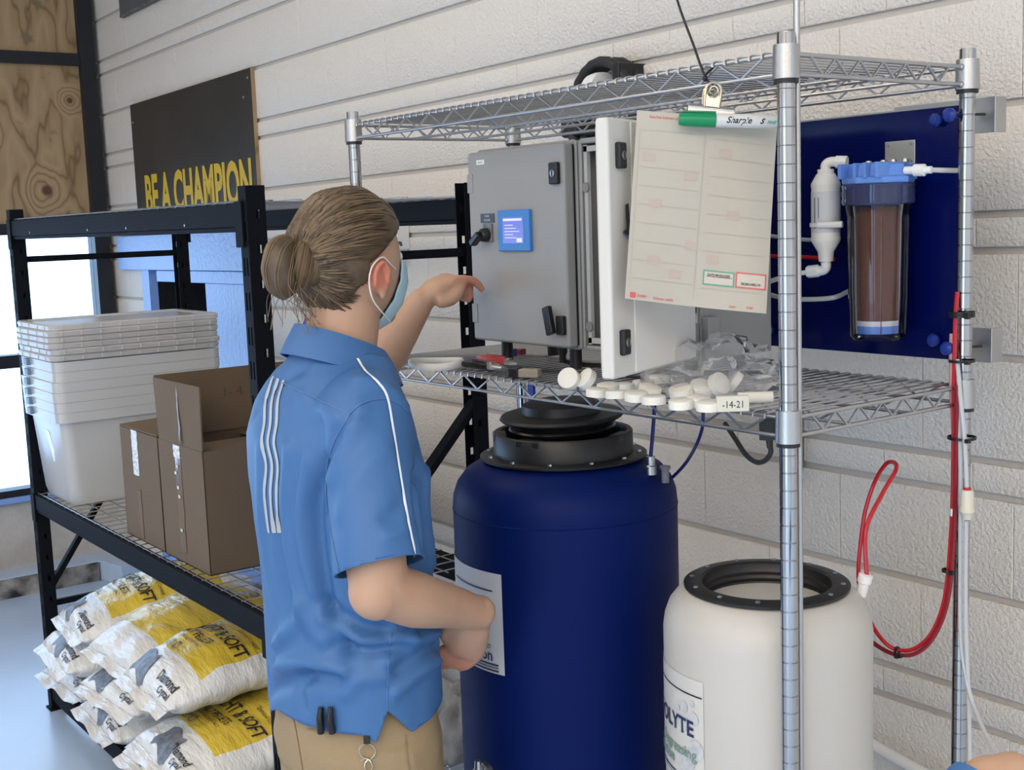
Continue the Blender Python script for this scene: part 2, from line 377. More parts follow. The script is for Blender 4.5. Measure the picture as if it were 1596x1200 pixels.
# window wall
WXP = -6.42
struct(obj('wall_left', MB().box(WXP - .22, WXP + .03, -5, 2.2, .0, .432), M_conc))
struct(obj('trim_1', MB().box(WXP - .12, WXP + .06, -5, 2.17, .432, .462), M_palepaint, bevel=.004), 'pale painted window sill ledge')
struct(obj('wall_left_top', MB().box(WXP - .2, WXP, -5, 2.2, 3.45, 3.9), M_wallp))
struct(obj('wall_left_corner', MB().box(WXP - .2, WXP - .02, 2.17, 2.6, .0, 3.9), M_wallp))
def wood_mat():
    m = mat('plywood', (.36, .235, .12), .65); nt, b = nodes_of(m)
    g = nt.nodes.new('ShaderNodeNewGeometry'); mp = nt.nodes.new('ShaderNodeMapping'); mp.inputs['Scale'].default_value = (1, 2.6, .80)
    nt.links.new(g.outputs['Position'], mp.inputs['Vector'])
    n0 = nt.nodes.new('ShaderNodeTexNoise'); n0.inputs['Scale'].default_value = 1.7; n0.inputs['Detail'].default_value = 3; n0.inputs['Roughness'].default_value = .45; nt.links.new(mp.outputs[0], n0.inputs['Vector'])
    src = n0.outputs['Fac']; spots = None
    for c_, r_ in (((WXP + .012, 1.891, 1.975), .17), ((WXP + .012, 2.04, 2.42), .10), ((WXP + .012, 1.60, 2.25), .14)):
        d = nt.nodes.new('ShaderNodeVectorMath'); d.operation = 'DISTANCE'; nt.links.new(g.outputs['Position'], d.inputs[0]); d.inputs[1].default_value = c_
        mr = nt.nodes.new('ShaderNodeMapRange'); mr.interpolation_type = 'SMOOTHERSTEP'; mr.inputs[1].default_value = 0; mr.inputs[2].default_value = r_; mr.inputs[3].default_value = .42; mr.inputs[4].default_value = 0; nt.links.new(d.outputs['Value'], mr.inputs[0])
        ad = nt.nodes.new('ShaderNodeMath'); ad.operation = 'ADD'; nt.links.new(src, ad.inputs[0]); nt.links.new(mr.outputs[0], ad.inputs[1]); src = ad.outputs[0]
        kn_ = nt.nodes.new('ShaderNodeMapRange'); kn_.inputs[1].default_value = r_ * .10; kn_.inputs[2].default_value = r_ * .2; kn_.inputs[3].default_value = 1; kn_.inputs[4].default_value = 0; nt.links.new(d.outputs['Value'], kn_.inputs[0])
        if spots is None: spots = kn_.outputs[0]
        else:
            mx_ = nt.nodes.new('ShaderNodeMath'); mx_.operation = 'MAXIMUM'; nt.links.new(spots, mx_.inputs[0]); nt.links.new(kn_.outputs[0], mx_.inputs[1]); spots = mx_.outputs[0]
    mm = nt.nodes.new('ShaderNodeMath'); mm.operation = 'MULTIPLY'; mm.inputs[1].default_value = 15; nt.links.new(src, mm.inputs[0])
    fr = nt.nodes.new('ShaderNodeMath'); fr.operation = 'PINGPONG'; fr.inputs[1].default_value = 1.0; nt.links.new(mm.outputs[0], fr.inputs[0])
    r = nt.nodes.new('ShaderNodeValToRGB'); e = r.color_ramp.elements
    e[0].position = 0; e[0].color = (.19, .115, .055, 1); e[1].position = .22; e[1].color = (.32, .215, .11, 1); x = e.new(1); x.color = (.40, .28, .155, 1)
    nt.links.new(fr.outputs[0], r.inputs['Fac'])
    n2 = nt.nodes.new('ShaderNodeTexNoise'); n2.inputs['Scale'].default_value = 9; n2.inputs['Detail'].default_value = 4; nt.links.new(g.outputs['Position'], n2.inputs['Vector'])
    r2 = nt.nodes.new('ShaderNodeValToRGB'); r2.color_ramp.elements[0].position = .66; r2.color_ramp.elements[1].position = .72
    nt.links.new(n2.outputs['Fac'], r2.inputs['Fac'])
    mx = nt.nodes.new('ShaderNodeMix'); mx.data_type = 'RGBA'; nt.links.new(r2.outputs['Color'], mx.inputs[0]); nt.links.new(r.outputs['Color'], mx.inputs[6]); mx.inputs[7].default_value = (.20, .14, .085, 1)
    m3 = nt.nodes.new('ShaderNodeMix'); m3.data_type = 'RGBA'; nt.links.new(spots, m3.inputs[0]); nt.links.new(mx.outputs[2], m3.inputs[6]); m3.inputs[7].default_value = (.10, .045, .025, 1)
    nt.links.new(m3.outputs[2], b.inputs['Base Color']); return m
M_ply = wood_mat()
bars = [(.452, .497), (1.106, 1.170), (1.760, 1.815), (2.590, 2.648), (3.40, 3.45)]
ys = [2.135, .90, -.34, -1.58, -2.82, -4.06]
for i in range(5):
    y1, y0 = ys[i], ys[i + 1]
    wn = root('window_%d' % (i + 1), (WXP, (y0 + y1) / 2, .45), None, None, kind='structure')
    obj('mullion', MB().box(WXP - .06, WXP + .055, y1 - .038, y1 + .036, .462, 3.45), M_frame, wn)
    for z0, z1 in bars: obj('transom', MB().box(WXP - .05, WXP + .045, y0 + .036, y1 - .038, z0, z1), M_frame, wn)
    for a, b_, pl in ((0, 1, 0), (1, 2, 0), (2, 3, 1), (3, 4, 1)):
        z0, z1 = bars[a][1], bars[b_][0]
        if pl: obj('plywood_panel', MB().box(WXP - .03, WXP + .012, y0 + .036, y1 - .038, z0, z1), M_ply, wn)
        else: obj('pane', MB().box(WXP - .006, WXP, y0 + .036, y1 - .038, z0, z1), M_pane, wn)
# knots in the plywood nearest the corner
# low concrete ledge below the windows, with a jog near the corner
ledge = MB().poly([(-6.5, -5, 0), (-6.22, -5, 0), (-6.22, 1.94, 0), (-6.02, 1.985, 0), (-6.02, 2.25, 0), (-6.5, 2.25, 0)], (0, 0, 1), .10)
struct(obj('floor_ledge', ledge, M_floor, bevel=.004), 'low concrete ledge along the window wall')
kb = MB().box(-6.22, -6.205, -5, 1.935, 0, .094)
struct(obj('trim_2', kb, M_kerbdark), 'scuffed dark face of the concrete ledge')

# ================================================================== BLACK STORAGE RACK
RX0, RX1, RY0, RY1, RZ = -4.61, -2.66, 1.243, 1.845, 1.845
rack = root('storage_rack', ((RX0 + RX1) / 2, (RY0 + RY1) / 2, 0), 'black boltless steel rack with slotted posts and wire decks', 'rack')
def holed(mb, o, u, w_, h, cols, t, n):
    """upright plate at o, width w_ along u, height h, columns of slots cols=[(centre, width, z list, slot height)]"""
    o, u, n = Vector(o), Vector(u), Vector(n) * t; Zv = Vector((0, 0, 1)); x = 0
    def bx(a, b, z0, z1): mb.obox(o + u * (a + b) / 2 + Zv * (z0 + z1) / 2, u * (b - a) / 2, n / 2, Zv * (z1 - z0) / 2)
    for c, cw, zl, sh in cols:
        bx(x, c - cw / 2, 0, h); z = 0
        for zc in zl: bx(c - cw / 2, c + cw / 2, z, zc - sh / 2); z = zc + sh / 2
        bx(c - cw / 2, c + cw / 2, z, h); x = c + cw / 2
    bx(x, w_, 0, h)
zk = [.06 + .08 * i for i in range(22)]; zh = [.10 + .08 * i for i in range(22)]
for px_ in (RX0, RX1):
    for py_, sg in ((RY0, -1), (RY1, 1)):
        mb = MB(); a, b_ = .042, .046
        holed(mb, (px_ - a / 2, py_ + sg * b_ / 2, 0), (1, 0, 0), a, RZ, [(.013, .007, zk, .042), (.029, .007, zk, .042)], .0022, (0, 1, 0))
        for sx in (-1, 1):
            holed(mb, (px_ + sx * a / 2, py_ - b_ / 2, 0), (0, 1, 0), b_, RZ, [(.026 if sg < 0 else .020, .010, zh, .019)], .0022, (1, 0, 0))
        obj('post', mb, M_rack, rack, smooth=0)
        obj('foot_plate', MB().box(px_ - .03, px_ + .03, py_ - .035, py_ + .035, 0, .006), M_rack, rack)
LEV = [(.035, .100), (.755, .820), (1.740, 1.806)]
for z0, z1 in LEV:
    for py_, sg in ((RY0, -1), (RY1, 1)):
        y0, y1 = py_ + sg * .022 - .02, py_ + sg * .022 + .02
        if sg < 0: y1 -= .004
        yf = py_ - .026 if sg < 0 else py_ + .026
        o = MB(); ys0, ys1 = sorted((yf, yf - sg * .03))
        o.box(RX0 + .022, RX1 - .022, ys0, ys1, z0 + .012, z1)
        o.box(RX0 + .022, RX1 - .022, ys0 + .004, ys1 + .012 if sg < 0 else ys1, z0, z0 + .012)
        bm_ = obj('beam', o, M_rack, rack, smooth=0, bevel=.002)
        for px_, s2 in ((RX0, 1), (RX1, -1)):
            xa, xb = sorted((px_ - s2 * .006, px_ + s2 * .032)); ya, yb = sorted((yf, yf + sg * .005))
            obj('bracket', MB().box(xa, xb, ya, yb, max(z0 - .035, .01), z1 + .004), M_rack, bm_, smooth=0)
        if z0 > 1:
            for fx in (-4.35, -3.75, -3.42, -3.0): obj('screw', MB().lathe([(.004, 0), (.004, .002), (0, .003)], 8, (fx, yf, z0 + .022), (0, sg, 0)), M_steel, bm_)
    # welded wire deck lying on the beams
    d = MB(); zz = z1 + .002
    x = RX0 + .04
    while x < RX1 - .03:
        d.tube([(x, RY0 - .015, zz), (x, RY1 + .026, zz), (x, RY1 + .028, zz - .010)], .0019, 5); x += .062
    y = RY0 - .012
    while y < RY1 + .03:
        d.cyl((RX0 + .02, y, zz + .003), (RX1 - .02, y, zz + .003), .0021, 5); y += .074
    dk = obj('wire_deck', d, M_zinc if z0 > .2 else M_rack, rack); dk['kind'] = 'stuff'
for px_ in (RX0, RX1):
    obj('tie_bar', MB().bar((px_, RY0, 1.668), (px_, RY1, 1.668), .018, .022), M_rack, rack, bevel=.002)
    obj('tie_bar', MB().bar((px_, RY0, .40), (px_, RY1, .40), .018, .022), M_rack, rack, bevel=.002)
obj('brace', MB().bar((RX0, RY0 + .01, .46), (RX0, RY1, 1.30), .02, .028, (1, 0, 0)), M_rack, rack, bevel=.002)
obj('brace', MB().bar((RX1, RY1, 1.275), (RX1, RY0, .655), .02, .036, (1, 0, 0)), M_rack, rack, bevel=.002)

# ------------------------------------------------------------------ nested clear bins and their lids
def rr(cx, cy, hx, hy, r, z, n=5):
    P = []; hx *= .962; hy *= .962
    for k, (sx, sy) in enumerate(((1, 1), (-1, 1), (-1, -1), (1, -1))):
        for i in range(n + 1):
            a = math.pi / 2 * (k + i / n); P.append(Vector((cx + sx * (hx - r) + r * math.cos(a), cy + sy * (hy - r) + r * math.sin(a), z)))
    return P
BCX, BCY = -4.385, 1.503; BS = .962
def loft(mb, rings, cap0=False, cap1=False):
    n0 = len(mb.v); n = len(rings[0]); mb.grid(rings, wrap=True)
    if cap0: mb.f.append(tuple(n0 + i for i in range(n - 1, -1, -1)))
    if cap1: mb.f.append(tuple(n0 + (len(rings) - 1) * n + i for i in range(n)))
    return mb
M_latch = mat('steel_blue_latch', (.13, .19, .27), .4)
names = ['lowest', 'second lowest', 'third lowest', 'fourth lowest', 'fifth lowest', 'topmost']
for i in range(6):
    zb = .829 + i * .0345; zt = zb + .328; dx = R.uniform(-.003, .003); dy = R.uniform(-.003, .003); c = (BCX + dx, BCY + dy)
    b_ = root('storage_bin', (c[0], c[1], zb), '%s of the nested cloudy plastic bins on the black rack' % names[i], 'bin', 'nested clear bins on the rack')
    rings = [rr(*c, .150, .245, .03, zb), rr(*c, .168, .262, .04, zb + .004), rr(*c, .176, .270, .04, zb + .03), rr(*c, .196, .291, .035, zt - .02), rr(*c, .198, .293, .035, zt),
             rr(*c, .1955, .2905, .034, zt), rr(*c, .1935, .2885, .034, zt - .02), rr(*c, .174, .268, .04, zb + .03), rr(*c, .15, .245, .03, zb + .006)]
    obj('tub', loft(MB(), rings, True, True), M_bin, b_, smooth=50)
    rim = [rr(*c, .199, .294, .035, zt - .0335), rr(*c, .212, .307, .035, zt - .0335), rr(*c, .214, .309, .035, zt), rr(*c, .199, .294, .035, zt)]
    obj('rim', loft(MB(), rim + [rim[0]]), M_bin, b_, smooth=30)
    for sx in (-.09,):
        x0 = c[0] + sx
        lt = MB().box(x0 - .020, x0 + .020, c[1] - .309, c[1] - .292, zt - .026, zt - .002)
        obj('latch', lt, M_latch, b_, bevel=.003)
    if i == 0:
        sticker = MB().add([(c[0] - .02, c[1] - .277, zb + .25), (c[0] + .02, c[1] - .277, zb + .25), (c[0] + .055, c[1] - .268, zb + .15), (c[0] + .02, c[1] - .268, zb + .14)], [(0, 1, 2, 3)])
        obj('sticker', sticker, M_whitegloss, b_)
for i in range(6):
    zb = 1.334 + i * .0205; c = (BCX + R.uniform(-.003, .003), BCY + R.uniform(-.004, .004))
    l = root('bin_lid', (c[0], c[1], zb), '%s milky bin lid in the pile on the nested bins' % ['lowest', 'second lowest', 'third lowest', 'third highest', 'second highest', 'topmost'][i], 'lid', 'stacked bin lids')
    rings = [rr(*c, .206, .302, .03, zb), rr(*c, .214, .310, .032, zb), rr(*c, .216, .312, .032, zb + .014), rr(*c, .211, .307, .03, zb + .0185), rr(*c, .19, .285, .03, zb + .0185), rr(*c, .186, .28, .03, zb + .013)]
    obj('lid_plate', loft(MB(), rings, True, True), M_lid, l, smooth=35)
    for k in range(9):
        yy = c[1] - .26 + k * .065; obj('rib', MB().box(c[0] + .2073, c[0] + .2102, yy - .002, yy + .002, zb + .001, zb + .015), M_lid, l, smooth=0)
    for xx in (-.13, -.04, .06, .14): obj('rib', MB().box(c[0] + xx - .002, c[0] + xx + .002, c[1] - .3025, c[1] - .2995, zb + .001, zb + .015), M_lid, l, smooth=0)

# ------------------------------------------------------------------ cardboard boxes on the rack
def carton(x0, x1, y0, y1, z0, z1, label, openb):
    b_ = root('cardboard_box', ((x0 + x1) / 2, (y0 + y1) / 2, z0), label, 'box'); t = .004
    mb = MB().box(x0, x1, y0, y1, z0, z0 + t)
    mb.box(x0, x1, y0, y0 + t, z0, z1).box(x0, x1, y1 - t, y1, z0, z1).box(x0, x0 + t, y0, y1, z0, z1).box(x1 - t, x1, y0, y1, z0, z1)
    obj('box_body', mb, M_card, b_, smooth=0, bevel=.0015)
    return b_
bA = carton(-3.720, -3.412, 1.256, 1.70, .829, 1.166, 'closed brown cardboard box with silvery tape beside the bins', False)
mb = MB().add([(-3.720, 1.256, 1.168), (-3.412, 1.256, 1.168), (-3.412, 1.474, 1.176), (-3.720, 1.474, 1.176), (-3.720, 1.256, 1.172), (-3.412, 1.256, 1.172), (-3.412, 1.474, 1.180), (-3.720, 1.474, 1.180)], [(0,3,2,1),(4,5,6,7),(0,1,5,4),(1,2,6,5),(2,3,7,6),(3,0,4,7)])
obj('top_flap', mb, M_card, bA, smooth=0)
obj('top_flap', MB().add([(-3.720, 1.478, 1.172), (-3.412, 1.478, 1.172), (-3.412, 1.70, 1.190), (-3.720, 1.70, 1.190), (-3.720, 1.478, 1.176), (-3.412, 1.478, 1.176), (-3.412, 1.70, 1.194), (-3.720, 1.70, 1.194)], [(0,3,2,1),(4,5,6,7),(0,1,5,4),(1,2,6,5),(2,3,7,6),(3,0,4,7)]), M_card, bA, smooth=0)
def strip(parent, m_, x, wd, z0, z1, y, seed, name='tape'):
    rnd = random.Random(seed); n = 12; P = []
    for i in range(n + 1):
        z = z0 + (z1 - z0) * i / n; e = rnd.uniform(-.002, .002)
        P.append([Vector((x - wd / 2 + e, y, z)), Vector((x, y - .0012 - rnd.uniform(0, .0012), z)), Vector((x + wd / 2 + e, y, z))])
    return obj(name, MB().grid(P), m_, parent)
strip(bA, M_tapeshiny, -3.598, .048, 1.03, 1.167, 1.2545, 1); strip(bA, M_tape, -3.588, .030, .84, .985, 1.2545, 2)
bB = carton(-3.400, -3.083, 1.254, 1.72, .829, 1.166, 'open brown cardboard box with raised flaps behind the person', True)
obj('flap', MB().add([(-3.392, 1.2545, 1.166), (-3.085, 1.2545, 1.166), (-3.055, 1.246, 1.343), (-3.385, 1.247, 1.343), (-3.392, 1.2585, 1.166), (-3.085, 1.2585, 1.166), (-3.055, 1.250, 1.343), (-3.385, 1.251, 1.343)], [(0,3,2,1),(4,5,6,7),(0,1,5,4),(1,2,6,5),(2,3,7,6),(3,0,4,7)]), M_card, bB, smooth=0)
fl = obj('flap', MB().add([(-3.396, 1.262, 1.166), (-3.396, 1.715, 1.166), (-3.415, 1.72, 1.346), (-3.410, 1.258, 1.346), (-3.392, 1.262, 1.166), (-3.392, 1.715, 1.166), (-3.411, 1.72, 1.346), (-3.406, 1.258, 1.346)], [(0,3,2,1),(4,5,6,7),(0,1,5,4),(1,2,6,5),(2,3,7,6),(3,0,4,7)]), M_card, bB, smooth=0)
obj('handwriting', text_mb('1- 4', .042, (-3.399, 1.455, 1.262), (0, 1, 0), (-.08, 0, 1), sx=1.0, bold=-.0012), M_print, fl)
obj('flap', MB().box(-3.24, -3.086, 1.27, 1.71, 1.160, 1.164), M_card, bB, smooth=0)
obj('flap', MB().add([(-3.39, 1.715, 1.150), (-3.09, 1.715, 1.150), (-3.09, 1.50, 1.158), (-3.39, 1.50, 1.148), (-3.39, 1.715, 1.154), (-3.09, 1.715, 1.154), (-3.09, 1.50, 1.162), (-3.39, 1.50, 1.152)], [(0,1,2,3),(4,7,6,5),(0,4,5,1),(1,5,6,2),(2,6,7,3),(3,7,4,0)]), M_card, bB, smooth=0)
strip(bB, M_tapeshiny, -3.262, .046, 1.128, 1.164, 1.2525, 5); strip(bB, M_tape, -3.256, .040, .86, 1.128, 1.2525, 3)
strip(bB, M_tape, -3.215, .012, 1.175, 1.335, 1.2475, 8)
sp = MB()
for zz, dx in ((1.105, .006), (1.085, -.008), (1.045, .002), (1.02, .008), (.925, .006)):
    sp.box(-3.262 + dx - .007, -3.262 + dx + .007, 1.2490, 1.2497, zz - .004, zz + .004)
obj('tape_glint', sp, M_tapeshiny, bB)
obj('hand_hole', MB().lathe([(.0, 0), (.012, 0), (.012, .002), (0, .002)], 16, (-3.083, 1.41, 1.06), (1, 0, 0)), M_dark, bB)

# ------------------------------------------------------------------ salt bags on the bottom deck
def bag_mat(yellow):
    m = mat('salt_bag_film', (.66, .655, .635), .26, spec=.6); nt, b = nodes_of(m)
    tc = nt.nodes.new('ShaderNodeTexCoord'); sp = nt.nodes.new('ShaderNodeSeparateXYZ'); nt.links.new(tc.outputs['Object'], sp.inputs[0])
    def mth(op, a, b_=None, c=None):
        n = nt.nodes.new('ShaderNodeMath'); n.operation = op
        for i, q in enumerate((a, b_)):
            if q is None: continue
            if isinstance(q, (int, float)): n.inputs[i].default_value = q
            else: nt.links.new(q, n.inputs[i])
        return n.outputs[0]
    if yellow:
        ax = mth('ABSOLUTE', sp.outputs[0]); a = mth('LESS_THAN', ax, .172)
        b1 = mth('GREATER_THAN', sp.outputs[1], -.19); b2 = mth('LESS_THAN', sp.outputs[1], .20); c = mth('GREATER_THAN', sp.outputs[2], -.01)
        k = mth('MULTIPLY', mth('MULTIPLY', a, b1), mth('MULTIPLY', b2, c))
        mx = nt.nodes.new('ShaderNodeMix'); mx.data_type = 'RGBA'; nt.links.new(k, mx.inputs[0]); mx.inputs[6].default_value = (.66, .655, .635, 1); mx.inputs[7].default_value = (.62, .45, .05, 1)
        nt.links.new(mx.outputs[2], b.inputs['Base Color'])
    mp = nt.nodes.new('ShaderNodeMapping'); mp.inputs['Scale'].default_value = (6, 22, 9); mp.inputs['Rotation'].default_value = (0, 0, .5); nt.links.new(tc.outputs['Object'], mp.inputs[0])
    n = nt.nodes.new('ShaderNodeTexNoise'); n.inputs['Scale'].default_value = 1.0; n.inputs['Detail'].default_value = 5; n.inputs['Roughness'].default_value = .55; nt.links.new(mp.outputs[0], n.inputs['Vector'])
    k = nt.nodes.new('ShaderNodeBump'); k.inputs['Strength'].default_value = .9; k.inputs['Distance'].default_value = .02; nt.links.new(n.outputs['Fac'], k.inputs['Height']); nt.links.new(k.outputs['Normal'], b.inputs['Normal'])
    return m
M_bagy = bag_mat(True); M_bagw = bag_mat(False)
def bag(cx, cy, cz, yaw, tilt, seed, label, Wd=.43, L=.60, Hh=.15, text=True, yellow=True, brand=True):
    rt = bpy.data.objects.new('salt_bag', None); COL.objects.link(rt); ORG[rt.name] = Vector((0, 0, 0)); tag(rt, label, 'bag', 'water softener salt bags on the bottom deck')
    off = Vector((seed * 3.1, seed * 1.7, 0))
    def dims(u):
        e = max(1 - abs(u) ** 3.2, 0.0) ** .5
        return Wd / 2 * (1 - .10 * abs(u) ** 5), Hh / 2 * e + .003
    def surf(x, y, up=1, lift=0.0):
        u = max(-1, min(1, y / (L / 2))); a, b_ = dims(u); c = max(-1, min(1, x / a)); t = max(1 - abs(c) ** 2.8, 0) ** .55
        nz = noise.noise(Vector((x * 9, y * 16, 0)) + off) * .010 + noise.noise(Vector((x * 26 + y * 12, y * 34, 3)) + off) * .0045
        return Vector((x, y, up * (b_ * t + nz * min(1, t * 1.5)) + .012 * math.sin(seed + 3 * u) * (1 - abs(u) * .5) + lift))
    mb = MB(); nu, nv = 40, 30
    for up in (1, -1):
        rows = []
        for i in range(nu + 1):
            u = math.sin((i / nu * 2 - 1) * math.pi / 2); u = (i / nu * 2 - 1) * .35 + u * .65; a, _ = dims(u)
            rows.append([surf(a * math.sin((j / nv * 2 - 1) * math.pi / 2), u * L / 2, up) for j in range(nv + 1)])
        if up < 0: rows = [r[::-1] for r in rows]
        mb.grid(rows)
    body = obj('bag_body', mb, M_bagy if yellow else M_bagw, rt, smooth=80)
    for sgn in (-1, 1):   # crimped end seams
        rows = []
        for i in range(4):
            row = []
            for j in range(25):
                x = (j / 24 * 2 - 1) * Wd * .445; y = sgn * (L / 2 - .008 + i * .014); p = surf(x, sgn * L / 2)
                row.append(Vector((x, y, p.z + .007 * i / 3 * math.sin(j * .55 + seed) - .005 * i)))
            rows.append(row)
        sm = MB().grid(rows if sgn > 0 else [r[::-1] for r in rows]); obj('end_seam', sm, M_bagw, rt, smooth=80)
    if text:
        def tx(s_, size, x, y, sx=1, bold=0, sh=0, m_=M_print, name='lettering'):
            obj(name, text_mb(s_, size, sx=sx, align='CENTER', bold=bold, shear=sh, fn=lambda u, v: surf(x + u, y + v, 1, .0035)), m_, body)
        tx('BRIGHT & SOFT', .062, .0, -.075, .78, .0006); tx('SALT PELLETS', .036, -.03, -.118, .9, .0003); tx('WATER SOFTENER SALT', .016, -.03, -.140, 1); tx('Diamond Crystal', .018, .10, -.010, 1, 0, .2)
        for dx in (-.10, -.05): obj('round_mark', MB().add([surf(dx + .016 * math.cos(a * .5236), -.168 + .016 * math.sin(a * .5236), 1, .0035) for a in range(12)] + [surf(dx + .011 * math.cos(a * .5236), -.168 + .011 * math.sin(a * .5236), 1, .0035) for a in range(12)], [(a, (a + 1) % 12, 12 + (a + 1) % 12, 12 + a) for a in range(12)]), M_dkprint, body)
    if brand:
        obj('brand_lettering', text_mb('Diamond', .034, sx=.95, align='CENTER', shear=.3, bold=.0006, fn=lambda u, v: surf(.10 + u, -.272 + v, 1, .004)), M_print, body)
        obj('brand_lettering', text_mb('Crystal', .026, sx=.95, align='CENTER', shear=.3, bold=.0004, fn=lambda u, v: surf(.115 + u, -.291 + v * .8, 1, .004)), M_print, body)
    pr = MB()
    px0 = -.14 if seed % 2 else -.06
    pr.grid([[surf(px0 + .12 * j / 6, -.295 + .075 * i / 5 + .01 * math.sin(j), 1, .004) for j in range(7)] for i in range(6)])
    obj('picture_print', pr, M_dkprint, body)
    pr2 = MB().grid([[surf(px0 + .02 + .085 * j / 6, -.299 + .028 * i / 4, -1, -.004) for j in range(7)] for i in range(5)])
    obj('picture_print', pr2, M_dkprint, body)
    rt.location = (cx, cy, cz); rt.rotation_euler = (tilt, 0.0, yaw); return rt
BZ = .108
bag(-4.36, 1.49, BZ + .075, .06, .0, 1, 'white salt bag at the bottom of the pile by the far rack post', text=False, yellow=False)
bag(-3.90, 1.47, BZ + .075, -.05, .0, 2, 'white salt bag at the bottom middle of the pile', text=False, yellow=False)
bag(-3.44, 1.46, BZ + .075, .04, .0, 3, 'white salt bag at the bottom of the pile nearest the person', text=False, yellow=False)
bag(-4.24, 1.45, BZ + .205, -.08, .03, 4, 'wrinkled salt bag with folded end under the farthest yellow bag', text=False)
bag(-3.80, 1.46, BZ + .205, .10, .05, 5, 'salt bag mostly hidden under the middle yellow bags', text=False)
bag(-3.22, 1.42, BZ + .205, -.05, .06, 6, 'yellow and white salt bag lying lower and nearest the person')
bag(-4.20, 1.50, BZ + .345, -.10, .12, 7, 'yellow and white salt bag farthest along the top of the pile', Hh=.165, Wd=.41)
bag(-3.80, 1.49, BZ + .350, math.pi + .05, -.10, 8, 'salt bag in the middle of the top row, printed upside down', Hh=.165, Wd=.41, brand=True)
bag(-3.40, 1.46, BZ + .365, -.02, .12, 9, 'yellow and white salt bag with readable print, nearest of the top row', Hh=.165, Wd=.41)
bag(-2.98, 1.44, BZ + .075, .05, .0, 10, 'white salt bag end beside the near rack post', Wd=.43, text=False, yellow=False)

# ================================================================== CHROME WIRE SHELF
def V(x, y, Yp):
    """point on the vertical plane Y=Yp along the sight line through image point x,y"""
    r = RIGHT * (x - 798) + DOWN * (y - 600) + FWD * F_PX
    return Vector((0, 0, CAM_H)) + r * (Yp / r.y)
def VZ(x, y, Zp):
    r = RIGHT * (x - 798) + DOWN * (y - 600) + FWD * F_PX
    return Vector((0, 0, CAM_H)) + r * ((Zp - CAM_H) / r.z)
def VD(x, y, d):
    r = RIGHT * (x - 798) + DOWN * (y - 600) + FWD * F_PX
    return Vector((0, 0, CAM_H)) + r * (d / F_PX)
XL, XR, YF, YB = -2.350, -1.160, 1.342, 1.766
ZTOP, ZMID, ZLOW = 1.957, 1.453, .500
shelf = root('wire_shelf_unit', ((XL + XR) / 2, (YF + YB) / 2, 0), 'chrome wire shelving unit holding the grey control cabinet', 'shelf')
prof = []
z = .03
while z < ZTOP + .004:
    prof += [(.0127, z + .0008), (.0127, z + .0240), (.0116, z + .0244), (.0116, z + .0251)]; z += .0254
prof += [(.0127, ZTOP + .008), (.0105, ZTOP + .0125), (0, ZTOP + .0125)]
for x in (XL, XR):
    for y in (YF, YB):
        p = obj('post', MB().lathe(prof, 20, (x, y, 0)), M_chrome, shelf, smooth=30)
        obj('levelling_foot', MB().lathe([(.018, 0), (.018, .012), (.007, .016), (.007, .034)], 16, (x, y, 0)), M_black, p)
for zs in (ZTOP, ZMID, ZLOW):
    for x in (XL, XR):
        for y in (YF, YB):
            c = obj('collar', MB().lathe([(.0130, -.034), (.0188, -.034), (.0175, .012), (.0130, .012)], 24, (x, y, zs)), M_steel, shelf, smooth=30)
            obj('sleeve_ring', MB().lathe([(.0129, -.040), (.0168, -.040), (.0168, -.034), (.0129, -.034)], 24, (x, y, zs)), M_black, c, smooth=30)
            for q in (0, -.027):
                obj('weld', MB().ball((x, y + (.018 if y == YF else -.018), zs + q), (.006, .006, .005), 6, 10), M_steel, c)
    for y in (YF, YB):
        for q in (0, -.027): obj('rail', MB().cyl((XL + .015, y, zs + q), (XR - .015, y, zs + q), .0031, 10), M_zinc, shelf)
        n = 26; P = [(XL + .04 + (XR - XL - .08) * i / n, y, zs - .001 - (.025 if i % 2 else 0)) for i in range(n + 1)]
        obj('truss_wire', MB().tube(P, .0023, 6), M_zinc, shelf, smooth=30)
    for x in (XL, XR):
        for q in (0, -.027): obj('rail', MB().cyl((x, YF + .015, zs + q), (x, YB - .015, zs + q), .0033, 10), M_zinc, shelf)
        n = 12; P = [(x, YF + .05 + (YB - YF - .10) * i / n, zs - .001 - (.025 if i % 2 else 0)) for i in range(n + 1)]
        obj('truss_wire', MB().tube(P, .0024, 6), M_zinc, shelf, smooth=30)
    for y in (YF + .145, YF + .285):
        obj('rail', MB().cyl((XL + .004, y, zs - .027), (XR - .004, y, zs - .027), .0028, 8), M_zinc, shelf)
        n = 26; P = [(XL + .02 + (XR - XL - .04) * i / n, y, zs - .003 - (.023 if i % 2 else 0)) for i in range(n + 1)]
        obj('truss_wire', MB().tube(P, .0021, 6), M_zinc, shelf, smooth=30)
    mt = MB(); x = XL + .022
    while x < XR - .015:
        mt.tube([(x, YF - .0045, zs - .003), (x, YF - .0035, zs + .003), (x, YF + .003, zs + .0048), (x, YB - .003, zs + .0048), (x, YB + .0035, zs + .003), (x, YB + .0045, zs - .003)], .0019, 6); x += .0235
    g = obj('wire_mat', mt, M_zinc, shelf); g['kind'] = 'stuff'
tag(obj('metal_rod', MB().cyl((-1.1600, 1.3665, 0), (-1.1625, 1.3665, 2.6), .0046, 12), M_steel), 'thin tall metal rod standing behind the front shelf post', 'rod')

